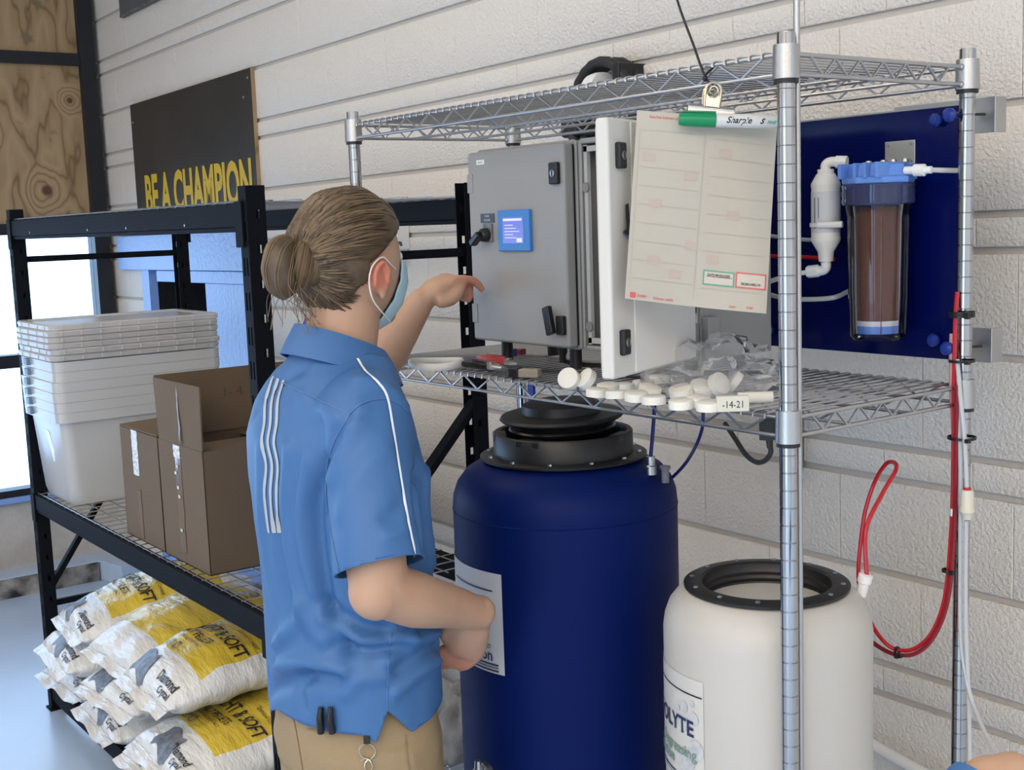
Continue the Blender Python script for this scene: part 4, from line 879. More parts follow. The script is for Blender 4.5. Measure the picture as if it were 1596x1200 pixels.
tag(obj('power_adapter', MB().obox(V(1198, 668, 1.372), (.009, .004, 0), (-.004, .011, 0), (0, 0, .016)).cyl(V(1199, 680, 1.372), V(1200, 698, 1.372), .006, 10, .0045).tube(spline([V(1200, 694, 1.372), V(1201, 706, 1.375), V(1192, 718, 1.385), V(1178, 720, 1.40), V(1162, 708, 1.42), V(1146, 684, 1.44), V(1130, 660, 1.455)], 7), .0040, 8), M_rubber), 'black plug and cable hanging under the shelf by the front post', 'plug')
tag(obj('wall_bracket', MB().merge(wslab(.19, .235, 1.185, 1.315, .0, .03)), M_steel, bevel=.002), 'grey metal channel fixed to the block wall behind the front post', 'bracket')
tag(obj('wall_pipe', MB().tube([W(.30, .645, .03), W(.60, .600, .03), W(1.4, .56, .03)], .012, 10), M_white), 'pale pipe along the foot of the block wall behind the white tank', 'pipe')

# ================================================================== LABEL SHEET, CLIP, MARKER, CORD
PA, PB, PC, PD = VD(993, 172, 1.800), VD(1212, 195, 1.800), VD(1194, 489, 1.792), VD(974, 465, 1.792)   # corners clockwise from top left
pn = (PB - PA).cross(PD - PA).normalized()
if pn.dot(PA - Vector((0, 0, CAM_H))) > 0: pn = -pn
def sheet(u, v, lift=0.0):
    p = PA * (1 - u) * (1 - v) + PB * u * (1 - v) + PC * u * v + PD * (1 - u) * v
    return p + pn * (lift + .006 * math.sin(math.pi * u) * (1 - v) - .008 * math.sin(math.pi * u * .9 + .2) * v + .003 * math.sin(3 * v + 4 * u))
pap = root('label_sheet', PD.lerp(PC, .5), 'sheet of stick-on labels hanging from the metal clip', 'paper')
n = 24; up_ = [[sheet(j / n, i / n) for j in range(n + 1)] for i in range(n + 1)]; dn = [[sheet(j / n, i / n, -.0004) for j in range(n + 1)] for i in range(n + 1)]
mb = MB().grid([r[::-1] for r in up_]).grid(dn)
def sheet_mat():
    m = mat('label_backing', (.44, .40, .335), .55); nt, b = nodes_of(m); b.inputs['Transmission Weight'].default_value = 0
    return m
obj('sheet', mb, sheet_mat(), pap)
def patch(u0, u1, v0, v1, lift, k=8): return MB().grid([[sheet(u0 + (u1 - u0) * (k - j) / k, v0 + (v1 - v0) * i / k, lift) for j in range(k + 1)] for i in range(k + 1)])
M_ghost = mat('label_outline', (.405, .365, .305), .55)
M_ghostp = mat('faint_pink_mark', (.44, .36, .30), .55)
for i in range(9):
    v = .10 + i * .098; obj('die_cut_line', patch(.04, .47, v, v + .0035, .0005), M_ghost, pap); obj('die_cut_line', patch(.53, .97, v + .012, v + .0155, .0005), M_ghost, pap)
obj('die_cut_line', patch(.485, .492, .09, .97, .0005), M_ghost, pap); obj('die_cut_line', patch(.025, .030, .09, .93, .0005), M_ghost, pap)
for u, v in ((.06, .22), (.36, .30), (.12, .46), (.60, .16), (.68, .48), (.40, .66), (.56, .72), (.14, .76), (.30, .82)):
    obj('show_through_mark', patch(u, u + .09, v, v + .045, .0005, 3), M_ghostp, pap)
def outline(u0, u1, v0, v1, t, m_, name):
    mb = MB()
    for q in ((u0, u1, v0, v0 + t * .8), (u0, u1, v1 - t * .8, v1), (u0, u0 + t, v0, v1), (u1 - t, u1, v0, v1)): mb.merge(patch(*q, .0010, 5))
    return obj(name, mb, m_, pap)
for u0, u1, v0, v1, m_, s_, nm, dv in ((.545, .765, .800, .878, M_grprint, 'DATE PRODUCED', 'green_label', .030), (.775, .985, .795, .878, M_redprint, 'DISCARD & REFILL ON', 'red_label', .066)):
    obj(nm, patch(u0, u1, v0, v1, .0007, 5), mat('label_face_' + nm, (.52, .475, .40), .5), pap); outline(u0, u1, v0, v1, .009, m_, nm + '_border')
    uc = (u0 + u1) / 2; sx = .17 / (len(s_) * .66)
    obj('label_lettering', text_mb(s_, 1.0, align='CENTER', bold=.02, fn=lambda a_, b_, uc=uc, sx=sx, v0=v0, dv=dv: sheet(uc + a_ * sx, v0 + dv - b_ * .018, .0014)), M_print, pap)
obj('writing_line', patch(.57, .75, .832, .834, .0013, 4), M_print, pap)
obj('sheet_logo', patch(.035, .075, .962, .990, .0008, 3), M_redprint, pap)
def st(s_, u, v, h, m_=M_redprint): obj('sheet_lettering', text_mb(s_, 1.0, bold=.012, fn=lambda a_, b_: sheet(u + a_ * h * 1.25, v - b_ * h, .0010)), m_, pap)
st('AVERY', .085, .984, .020); st('Address Labels', .20, .985, .019); st('Laser', .74, .985, .018); st('5160', .86, .984, .018); st('Easy Peel Address Labels', .09, .035, .018)
# bulldog clip
ux = (PB - PA).normalized(); uz = (ux.cross(pn)).normalized()
if uz.z < 0: uz = -uz
cc = VD(1107, 176, 1.797) + pn * .002
clip = root('bulldog_clip', cc, 'silver bulldog clip gripping the label sheet', 'clip')
obj('clip_bar', MB().obox(cc + pn * .006, ux * .034, uz * .0035, pn * .0015).obox(cc - pn * .006, ux * .034, uz * .0035, pn * .0015).tube([cc - ux * .034 + uz * .004 + pn * .0, cc + ux * .034 + uz * .004], .0065, 10), M_steel, clip, bevel=.0008)
for s2 in (1, -1):
    o = cc + pn * (.006 * s2) + uz * .006; q = MB()
    pts = [o + ux * .0105, o + ux * .0115 + uz * .014 + pn * .002 * s2, o + ux * .0115 + uz * .024 + pn * .003 * s2]
    arc = [o + uz * .024 + pn * .003 * s2 + ux * (.0115 * math.cos(t * math.pi / 10)) + uz * (.0115 * math.sin(t * math.pi / 10)) for t in range(11)]
    q.tube(pts[:2] + arc + [o - ux * .0115 + uz * .014 + pn * .002 * s2, o - ux * .0105], .0020, 8)
    q.poly([o + ux * .0095 + uz * .001, o + ux * .0095 + uz * .018 + pn * .002 * s2, o + ux * .004 + uz * .014, o - ux * .004 + uz * .014, o - ux * .0095 + uz * .018 + pn * .002 * s2, o - ux * .0095 + uz * .001], pn, .0008 * s2)
    q.tube([o + uz * .024 + pn * .003 * s2 + ux * (.006 * math.cos(t * math.pi / 8)) + uz * (.006 * math.sin(t * math.pi / 8)) for t in range(16)], .0014, 6, closed=True)
    obj('clip_arm', q, M_brass, clip)
# marker
m0, m1 = VD(1058, 186, 1.770), VD(1216, 190, 1.766); md = (m1 - m0).normalized(); ml = (m1 - m0).length
mk = root('marker', m0.lerp(m1, .5), 'marker with green cap held in the clip', 'marker')
obj('cap', MB().lathe([(0, 0), (.0075, 0), (.0090, .004), (.0098, .010), (.0102, ml * .36), (0, ml * .36)], 20, m0, md), M_green, mk)
obj('barrel', MB().lathe([(.0086, ml * .36), (.0100, ml * .37), (.0100, ml * .80), (.0092, ml * .92), (.0075, ml * .985), (0, ml)], 20, m0, md), M_marker, mk)
obj('cap_clip', MB().obox(m0 + md * .028 + uz * .0115, md * .024, uz * .0015, pn * .002), M_green, mk, bevel=.001)
mdn = (Vector((0, 0, CAM_H)) - m0.lerp(m1, .5)).normalized(); mup = mdn.cross(md).normalized()
if mup.z < 0: mup = -mup
def on_mark(u0): return lambda u, v: m0 + md * (u0 + u) + mup * ((v - .003)) + mdn * (math.sqrt(max(.0102 ** 2 - (v - .003) ** 2, 1e-8)) + .0002)
obj('barrel_lettering', text_mb('Sharpie', .0125, bold=.0003, shear=.35, sx=.95, fn=on_mark(ml * .47)), M_print, mk)
obj('barrel_lettering', text_mb('S', .010, bold=.0004, shear=.5, fn=on_mark(ml * .80)), M_print, mk); obj('barrel_mark', text_mb('FINE', .006, bold=.0002, shear=.3, fn=on_mark(ml * .87)), M_grprint, mk)
ct = cc + uz * .041
cord = MB().tube(spline([VD(1040, -60, 1.83), VD(1058, 8, 1.823), VD(1080, 68, 1.812), VD(1099, 120, 1.80), ct], 6), .0019, 8)
cord.tube(spline([VD(1099, 118, 1.799), VD(1104, 112, 1.80), VD(1112, 106, 1.803)], 4), .0017, 6).ball(VD(1099, 122, 1.799), .0045, 6, 8)
tag(obj('hanging_cord', cord, M_ties), 'thin black cord tied to the bulldog clip', 'cord')

# ================================================================== THINGS ON THE MIDDLE SHELF
ZS = ZMID + .0068
c = VZ(680, 572, ZS)
tag(obj('strap_ring', MB().tube([c + Vector((.062 * math.cos(t * .2618), .050 * math.sin(t * .2618), .0075 + .002 * math.sin(t * .5236))) for t in range(24)], [(.0075, .0028)] * 24, 8, closed=True, up=(0, 0, 1)), M_white), 'white plastic ring lying beside the person on the shelf', 'ring')
def plier(c, ang, m_, label, L=.11):
    r_ = root('pliers', c, label, 'pliers'); d = Vector((math.cos(ang), math.sin(ang), 0)); s_ = Vector((-d.y, d.x, 0)); up = Vector((0, 0, .008))
    for k in (1, -1):
        obj('grip', MB().tube(spline([c + up + s_ * .004 * k, c + up - d * .03 + s_ * .013 * k, c + up - d * .07 + s_ * .016 * k, c + up - d * L + s_ * .010 * k], 5), [(.0065, .005)] * 16, 8), m_, r_)
        obj('jaw', MB().tube([c + up + s_ * .004 * k, c + up + d * .018 + s_ * .005 * k, c + up + d * .042 + s_ * .001 * k], [.006, .006, .0025], 8), M_steel, r_)
    obj('pivot', MB().lathe([(.008, -.006), (.008, .008), (0, .008)], 12, c + up), M_steel, r_)
plier(VZ(792, 570, ZS), -.15, mat('red_grip', (.42, .045, .035), .4), 'pliers with red grips in front of the grey cabinet')
plier(VZ(765, 577, ZS) , -.05, M_blackgloss, 'dark handled cutter lying in front of the red pliers', .08)
c = VZ(806, 588, ZS); tl = root('small_tool', c, 'small black and beige clamp tool lying beside the pliers', 'tool')
obj('tool_body', MB().obox(c + Vector((.018, .012, .008)), (.022, .010, 0), (-.006, .010, 0), (0, 0, .008)), mat('beige_metal', (.30, .27, .22), .5), tl, bevel=.003)
obj('tool_head', MB().obox(c + Vector((-.004, .0, .009)), (.010, .004, 0), (-.005, .011, 0), (0, 0, .0095)), M_black, tl, bevel=.003)
obj('tool_arm', MB().obox(c + Vector((-.018, .018, .008)), (.016, .004, 0), (-.002, .005, 0), (0, 0, .006)), M_rubber, tl, bevel=.002)
tag(obj('blue_connector', MB().obox(VZ(797, 556, ZS) + Vector((0, 0, .009)), (.010, .003, 0), (-.003, .008, 0), (0, 0, .0085)), M_blueb, bevel=.002), 'small bright blue connector under the cabinet corner', 'connector')
tag(obj('red_connector', MB().obox(VZ(812, 553, ZS) + Vector((0, 0, .007)), (.008, .003, 0), (-.003, .008, 0), (0, 0, .0065)), M_dkred, bevel=.002), 'small dark red connector beside the blue one', 'connector')
# bottle caps
M_cap = mat('cream_cap', (.74, .71, .63), .45)
capm = MB(); ns = 40; prof_c = [(.0, .0125), (.0165, .0125), (.0182, .0115), (.0187, .009), (.0187, .0), (.0172, .0), (.0170, .009), (0, .0105)]
capm.lathe(prof_c, ns, (0, 0, 0))
cap_me = mesh_of('bottle_cap', capm, M_cap, Vector((0, 0, 0)), 35)
caps = [(889, 606, 0, 1.15, .3, 'leftmost tilted cream cap near the shelf edge'), (918, 606, 0, .95, -.1, 'second tilted cream cap from the left near the shelf edge'), (948, 611, 0, .1, .4, 'cream cap lying flat behind the front left caps'), (972, 609, 0, 0, .2, 'flat cream cap between the open door and the shelf edge'),
        (1003, 604, 0, 0, .0, 'flat cream cap left of the far pair'), (1026, 596, 0, 0, .0, 'farthest flat cream cap beside the open door'), (931, 618, 0, .05, 1., 'flat cream cap nearest the shelf edge on the left'), (962, 622, 0, .08, 2., 'flat cream cap second along the shelf edge'),
        (992, 625, 0, .12, .5, 'flat cream cap third along the shelf edge'), (1019, 629, 0, 0, .9, 'flat cream cap at the shelf edge left of the bag'), (1012, 618, 0, .3, .9, 'cream cap leaning on its neighbours before the bag'),
        (1062, 637, 0, .1, .2, 'cream cap inside the front of the clear bag'), (1088, 634, 0, .2, .8, 'second cream cap inside the front of the clear bag'), (1062, 620, 0, .3, .1, 'cream cap at the back left inside the clear bag'), (1092, 617, 0, .5, .6, 'cream cap in the middle of the clear bag'), (1117, 616, 0, 1.2, .9, 'upright cream cap in the clear bag'), (1148, 611, 0, .9, -.4, 'tilted cream cap at the right of the clear bag'), (1105, 640, 0, .1, .3, 'cream cap just left of the numbered tag')]
for x, y, dz, tl_, az, lb_ in caps:
    o = bpy.data.objects.new('bottle_cap', cap_me); COL.objects.link(o); tag(o, lb_, 'cap', 'cream bottle caps on the shelf')
    p = VZ(x, y, ZS); o.location = p + Vector((0, 0, .0187 * math.sin(tl_) * .9)); o.rotation_euler = (tl_ * math.cos(az), tl_ * math.sin(az), az)
c = VZ(1142, 641, ZS); tgr = root('number_tag', c, 'small cream tag with handwritten numbers beside the clear bag', 'tag')
dv_ = Vector((.60, .80, 0)); nv_ = Vector((.80, -.60, 0))
obj('tag_block', MB().obox(c + Vector((0, 0, .0115)), dv_ * .0235, nv_ * .006, (0, 0, .0115)), mat('cream_tag', (.60, .58, .47), .6), tgr, bevel=.0015)
obj('tag_lettering', text_mb('-14-21', .0145, c + nv_ * .0064 + Vector((0, 0, .006)), dv_, (0, 0, 1), align='CENTER', sx=.85), M_print, tgr)
p = VZ(1150, 629, ZS); tag(obj('cream_pipe', MB().lathe([(.0065, 0), (.0085, 0), (.0085, .052), (.0065, .052)], 16, p + Vector((0, 0, .0086)), (.6, .75, 0)), M_cap), 'short cream pipe piece right of the numbered tag', 'pipe')
# crumpled clear bag around the caps
c = VZ(1112, 608, ZS); mb = MB(); rows = []
for i in range(29):
    t = math.pi * i / 28; row = []
    for j in range(48):
        a = 2 * math.pi * j / 48; d = Vector((math.sin(t) * math.cos(a), math.sin(t) * math.sin(a), math.cos(t)))
        nz = 1 + .34 * noise.noise(d * 2.6 + Vector((4, 1, 2))) + .22 * abs(noise.noise(d * 6.0)) + .10 * noise.noise(d * 15)
        q = Vector((d.x * .105, d.y * .085, max(d.z, -.25) * .062)) * nz
        e = Vector((.60, .80, 0)) * q.x + Vector((-.80, .60, 0)) * q.y
        row.append(c + Vector((e.x, e.y, max(q.z + .012, .001))))
    rows.append(row)
tag(obj('plastic_bag', mb.grid(rows, wrap=True), M_bagclear, smooth=28), 'crumpled clear plastic bag of cream caps on the shelf', 'bag')

# ================================================================== ON AND AGAINST THE BLOCK WALL
hc = W(-.352, 1.985, .035); co = root('hose_coil', W(-.352, 1.86, .035), 'coiled black hose hanging on the wall above the cabinet', 'hose')
for k in range(3):
    rr_ = .118 - .006 * (k == 1); oo = WN * (-.016 + .022 * k)
    P = [hc + oo + WX * (rr_ * 1.0 * math.cos(t * math.pi / 24)) + WZ * (rr_ * 1.18 * math.sin(t * math.pi / 24)) for t in range(48)]
    mb = MB().tube(P, [.0125 if i % 2 else .0142 for i in range(48)], 10, closed=True); obj('coil_turn', mb, M_rubber, co, smooth=60)
obj('band', MB().obox(hc + WX * .075 + WZ * .105, WX * .012, WN * .045, WZ * .022), M_black, co, bevel=.003)
obj('lower_sleeve', MB().obox(hc - WX * .125 + WZ * .005, WX * .032, WN * .040, WZ * .038), M_black, co, bevel=.01)
tag(obj('white_roll', MB().lathe([(.02, -.02), (.045, -.02), (.047, 0), (.045, .02), (.02, .02)], 24, W(-.35, 2.052, .07), WX), M_white), 'white roll sitting inside the black hose coil', 'roll')
bd = root('slogan_board', W(-3.22, 1.79, .01), 'black painted board with yellow capital letters on the wall', 'board')
def slab(s0, s1, z0, z1, o0, o1): return wslab(s0, s1, z0, z1, o0, o1)
obj('board', wslab(-3.925, -2.520, 1.79, 2.384, .001, .016), M_boardk, bd, smooth=0)
obj('raw_edge', wslab(-2.520, -2.5165, 1.79, 2.384, .001, .0155), M_ply, bd, smooth=0)
def on_board(s0, z0): return lambda u, v: W(s0 + u, z0 + v, .0172)
obj('lettering', text_mb('BE A CHAMPION', .250, sx=.66, bold=.009, fn=on_board(-3.800, 1.865)), M_yellow, bd)
for q in ((-3.90, 2.30), (-2.55, 2.35), (-2.60, 2.28)): obj('nail', MB().lathe([(.006, 0), (.005, .002), (0, .003)], 8, W(q[0], q[1], .016), WN), M_steel, bd)
sg = root('wall_sign', W(-3.6, 2.79, .01), 'dark grey panel high on the wall at the corner', 'sign')
obj('panel', wslab(-3.96, -3.05, 2.795, 3.30, .001, .02), mat('dark_grey_panel', (.09, .095, .10), .5), sg, smooth=0); obj('panel_border', wslab(-3.96, -3.05, 2.795, 2.805, .02, .022), M_dkprint, sg, smooth=0)
ob = root('outlet_box', W(-1.44, 1.68, 0), 'white electrical box on the wall behind the head', 'outlet')
obj('box', wslab(-1.50, -1.405, 1.675, 1.760, .0, .045), M_white, ob, smooth=0, bevel=.003); obj('switch_face', wslab(-1.47, -1.435, 1.70, 1.73, .045, .048), M_cabgrey, ob, smooth=0)
# blue tote corner and grey cloth on the rack, seen past the person
bt2 = root('blue_tote', (-2.98, 1.52, .829), 'bright blue plastic caddy with handle on the black rack', 'tote')
c0 = Vector((-2.92, 1.56, 0))
obj('tote_body', loft(MB(), [rr(c0.x, c0.y, .09, .10, .02, .829), rr(c0.x, c0.y, .105, .115, .02, 1.36), rr(c0.x, c0.y, .100, .110, .02, 1.36), rr(c0.x, c0.y, .086, .096, .02, .84)], True, True), M_blueb, bt2)
obj('handle', MB().tube(spline([(c0.x + .02, c0.y - .10, 1.36), (c0.x + .02, c0.y - .08, 1.47), (c0.x + .02, c0.y - .05, 1.515), (c0.x + .02, c0.y + .05, 1.515), (c0.x + .02, c0.y + .10, 1.36)], 6), .011, 10), M_blueb, bt2)
rows = []; c = Vector((-2.275, 1.525, .507))
for i in range(25):
    t = math.pi * i / 24; row = []
    for j in range(40):
        a = 2 * math.pi * j / 40; d = Vector((math.sin(t) * math.cos(a), math.sin(t) * math.sin(a), math.cos(t)))
        nz = 1 + .35 * noise.noise(d * 2.2 + Vector((1, 5, 2))) + .25 * abs(noise.noise(d * 4.5 + Vector((0, 2, 8))))
        row.append(c + Vector((d.x * .060 * nz, d.y * .075 * nz, max(.085 + d.z * .090 * nz, .001))))
    rows.append(row)
tag(obj('grey_cloth', MB().grid(rows, wrap=True), M_cloth, smooth=60), 'crumpled grey cloth on the low wire shelf beside the blue tank', 'cloth')

# ================================================================== PERSON
def VX(x, y, Xp):
    r = RIGHT * (x - 798) + DOWN * (y - 600) + FWD * F_PX
    return Vector((0, 0, CAM_H)) + r * (Xp / r.x)
def remeshed(mb, vox, smooth=4, fac=.5):
    me = bpy.data.meshes.new('tmp'); me.from_pydata([tuple(p) for p in mb.v], [], mb.f)
    b = bmesh.new(); b.from_mesh(me); bmesh.ops.recalc_face_normals(b, faces=b.faces); b.to_mesh(me); b.free()
    o = bpy.data.objects.new('tmp', me); COL.objects.link(o)
    md = o.modifiers.new('r', 'REMESH'); md.mode = 'VOXEL'; md.voxel_size = vox
    if smooth: sm = o.modifiers.new('s', 'SMOOTH'); sm.iterations = smooth; sm.factor = fac
    dg = bpy.context.evaluated_depsgraph_get(); out = bpy.data.meshes.new_from_object(o.evaluated_get(dg))
    bpy.data.objects.remove(o); bpy.data.meshes.remove(me)
    return out
def from_mesh(name, me, mat_, parent, smooth=True):
    org = ORG[parent.name]
    for v in me.vertices: v.co -= org
    me.materials.clear(); me.materials.append(mat_); me.name = name
    if smooth: me.polygons.foreach_set('use_smooth', [True] * len(me.polygons))
    o = bpy.data.objects.new(name, me); COL.objects.link(o); o.parent = parent; ORG[o.name] = org; return o
PX, PY = -1.790, .970
per = root('person', (PX, PY, 0), 'person in blue polo shirt and khaki trousers reaching toward the cabinet', 'person')
# --- joints
HC = Vector((-1.790, 1.000, 1.688)); hyaw = math.radians(14)
HR = Matrix.Rotation(hyaw, 3, 'Z') @ Matrix.Rotation(math.radians(-6), 3, 'X')
def hl(x, y, z): return HC + HR @ Vector((x, y, z))
SR = Vector((-1.638, .932, 1.455)); ER = VX(590, 915, -1.552); WR = VX(741, 955, -1.605); KR = VX(724, 1014, -1.668)
SL = Vector((-1.955, .985, 1.455)); EL = VX(578, 585, -2.10); WL = VX(656, 470, -2.050); KL = VX(699, 437, -2.045)
def head_pt(d, off=0.0):
    """surface of the head for a unit direction in head space (x right, y face, z up)"""
    x, y, z = d.x * .0765, d.y * .0985, d.z * .119
    if z < 0:
        t = min(1, -z / .119); x *= 1 - .30 * t * t
        if y < 0: y *= 1 - .55 * t ** 1.2
        else: y *= 1 + .02 * t
    if y > .05: y = .05 + (y - .05) * .86
    if y < 0 and z > -.03: y *= 1.03
    if z > 0: z *= .90
    p = Vector((x, y, z)); return p + d * off
body = MB()
rows = []
for i in range(33):
    t = math.pi * i / 32; rows.append([hl(*head_pt(Vector((math.sin(t) * math.cos(a * math.pi / 24), math.sin(t) * math.sin(a * math.pi / 24), math.cos(t))))) for a in range(48)])
body.grid(rows, wrap=True)
body.ball(hl(0, .094, -.022), (.013, .020, .024), 8, 12, HR)                       # nose
body.ball(hl(0, .078, -.082), (.032, .022, .022), 8, 12, HR)                       # chin
for s2 in (-1, 1):                                                                 # ears
    body.ball(hl(s2 * .0755, -.006, -.030), (.009, .013, .023), 8, 12, HR @ Matrix.Rotation(.15, 3, 'X'))
    body.tube([hl(s2 * (.083 + .004 * math.sin(k)), -.004 + .016 * math.cos(k), -.027 + .0255 * math.sin(k)) for k in [j * .35 - .9 for j in range(15)]], .0042, 8)
    body.ball(hl(s2 * .079, .003, -.053), (.006, .008, .009), 6, 10, HR)
body.tube([(PX, .962, 1.46), (PX, .972, 1.53), (PX + .002, .985, 1.60), (PX + .002, .995, 1.655)], [(.070, .068), (.061, .062), (.058, .060), (.058, .062)], 20, up=(1, 0, 0))
for zc, hx, hy in ():
    pass
tor = []
for z_, hx, hy, cy in ((.80, .150, .100, .97), (.95, .150, .102, .97), (1.10, .152, .100, .97), (1.25, .165, .100, .97), (1.38, .175, .098, .965), (1.45, .165, .085, .96), (1.50, .11, .07, .962)):
    tor.append([Vector((PX + hx * math.cos(a * math.pi / 16), cy + hy * math.sin(a * math.pi / 16), z_)) for a in range(32)])
loft(body, tor, True, True)
def limb(pts, rad, n=16): body.tube(spline(pts, 6), [r_ for r_ in _interp(rad, len(spline(pts, 6)))], n)
def _interp(rad, n):
    k = len(rad) - 1; out = []
    for i in range(n):
        t = i / (n - 1) * k; j = min(int(t), k - 1); out.append(rad[j] + (rad[j + 1] - rad[j]) * (t - j))
    return out
# right arm: shoulder to elbow, forearm to wrist
limb([SR, SR.lerp(ER, .5) + Vector((.004, -.006, 0)), ER], [.056, .052, .044])
body.ball(ER + Vector((0, -.004, -.006)), (.043, .043, .043), 10, 14)
limb([ER, ER.lerp(WR, .35) + Vector((.004, 0, -.004)), ER.lerp(WR, .75), WR], [.043, .0435, .034, .0285])
# right hand, bent down towards the belt
hd = (KR - WR).normalized(); lat = hd.cross(FWD); lat = (lat - hd * lat.dot(hd)).normalized()
if lat.z > 0: lat = -lat
fw = hd.cross(lat).normalized()
body.ball(WR + Vector((0, .006, 0)), .029, 10, 12)
body.tube([WR, WR.lerp(KR, .5), KR, KR + hd * .010], [(.023, .027), (.020, .034), (.016, .036), (.011, .031)], 14, up=fw)
for k, (o_, ln) in enumerate(((-.028, .90), (-.009, 1.0), (.010, .95), (.028, .78))):
    a0 = KR + lat * o_ * .9; d0 = (VX(682 + 2 * k, 1030 + 7 * k, -1.715) - KR).normalized(); inn = Vector((-.75, -.25, .0)).normalized()
    p1 = a0 + d0 * .034 * ln; p2 = p1 + (d0 * .85 + inn * .45).normalized() * .023 * ln; p3 = p2 + (d0 * .55 + inn * .8).normalized() * .018 * ln
    body.tube(spline([a0 - hd * .016, a0, p1, p2, p3], 4), _interp([.0105, .0092, .0086, .0080, .0066], 17), 10)
tb0 = WR.lerp(KR, .30) - lat * .024; body.tube(spline([tb0, tb0 + hd * .020 - lat * .014, tb0 + hd * .044 - lat * .016, tb0 + hd * .064 - lat * .008], 4), _interp([.0135, .012, .0105, .0078], 13), 10)
# left arm, raised
limb([SL, SL.lerp(EL, .5) + Vector((-.02, 0, -.01)), EL], [.054, .050, .042])
body.ball(EL, .041, 10, 14)
limb([EL, EL.lerp(WL, .35), EL.lerp(WL, .75), WL], [.042, .043, .033, .0265])
hd2 = (KL - WL).normalized(); body.ball(WL, .0265, 10, 12)
lat2 = Vector((-.55, .60, .35)); lat2 = (lat2 - hd2 * lat2.dot(hd2)).normalized(); up2 = hd2.cross(lat2).normalized()
if up2.z < 0: up2 = -up2
body.tube([WL, WL.lerp(KL, .5) + up2 * .004, KL, KL + hd2 * .010], [(.021, .026), (.021, .037), (.017, .038), (.011, .032)], 14, up=up2)
for k, (o_, ln) in enumerate(((-.028, .95), (-.009, 1.0), (.010, .95), (.027, .80))):
    a0 = KL + lat2 * o_
    g1, g2, g3 = ((.88, -.48), (.50, -.85), (.05, -1.0)) if k == 0 else ((.72, -.70), (-.10, -1.0), (-.80, -.55))
    f1, f2, f3 = ((hd2 * a + up2 * b).normalized() for a, b in (g1, g2, g3))
    p1 = a0 + f1 * .034 * ln; p2 = p1 + f2 * .024 * ln; p3 = p2 + f3 * .018 * ln
    body.tube(spline([a0 - hd2 * .015, a0 + up2 * .002, p1, p2, p3], 4), _interp([.0105, .0098, .0090, .0084, .0070], 17), 10)
tb1 = WL.lerp(KL, .25) - lat2 * .026 - up2 * .012
body.tube(spline([tb1, tb1 + hd2 * .026 - up2 * .010 - lat2 * .010, tb1 + hd2 * .052 - up2 * .006 - lat2 * .008, tb1 + hd2 * .074 + up2 * .002 + lat2 * .002], 4), _interp([.0145, .013, .0108, .008], 13), 10)
# legs inside the trousers, feet inside the shoes
for s2 in (-1, 1):
    limb([(PX + s2 * .085, .965, .88), (PX + s2 * .092, .975, .50), (PX + s2 * .100, .955, .10), (PX + s2 * .100, .955, .05)], [.085, .058, .042, .04])
    body.tube([(PX + s2 * .10, .93, .045), (PX + s2 * .105, 1.02, .038), (PX + s2 * .11, 1.09, .03)], [.032, .034, .022], 12)
bme = remeshed(body, .0046, 5, .5)
def skin_mat():
    nt, b = nodes_of(M_skin); g = nt.nodes.new('ShaderNodeNewGeometry'); prev = b.inputs['Base Color'].links[0].from_socket
    def tint(prev, c, r0, col):
        d = nt.nodes.new('ShaderNodeVectorMath'); d.operation = 'DISTANCE'; nt.links.new(g.outputs['Position'], d.inputs[0]); d.inputs[1].default_value = c
        mr = nt.nodes.new('ShaderNodeMapRange'); mr.inputs[1].default_value = r0 * .55; mr.inputs[2].default_value = r0; mr.inputs[3].default_value = .75; mr.inputs[4].default_value = 0.0; nt.links.new(d.outputs['Value'], mr.inputs[0])
        mx = nt.nodes.new('ShaderNodeMix'); mx.data_type = 'RGBA'; nt.links.new(mr.outputs[0], mx.inputs[0]); nt.links.new(prev, mx.inputs[6]); mx.inputs[7].default_value = (*col, 1); return mx.outputs[2]
    prev = tint(prev, hl(.084, -.006, -.02), .036, (.58, .16, .10))
    prev = tint(prev, KL + hd2 * .03 - up2 * .02, .06, (.50, .19, .13)); prev = tint(prev, KR + Vector((-.03, 0, -.02)), .06, (.50, .20, .14))
    nt.links.new(prev, b.inputs['Base Color'])
skin_mat()
from_mesh('body', bme, M_skin, per)
for s2 in (-1, 1):
    e = obj('eye', MB().ball(hl(s2 * .031, .0785, .012), .0115, 8, 12), mat('eye_white', (.75, .73, .70), .2), per)
    obj('iris', MB().ball(hl(s2 * .031, .0875, .012), (.005, .0035, .005), 6, 10, HR), mat('iris_blue', (.05, .09, .13), .2), e)
    obj('eyebrow', MB().tube(spline([hl(s2 * .014, .091, .030), hl(s2 * .032, .086, .036), hl(s2 * .050, .071, .031)], 4), .0025, 6), M_hair, per)

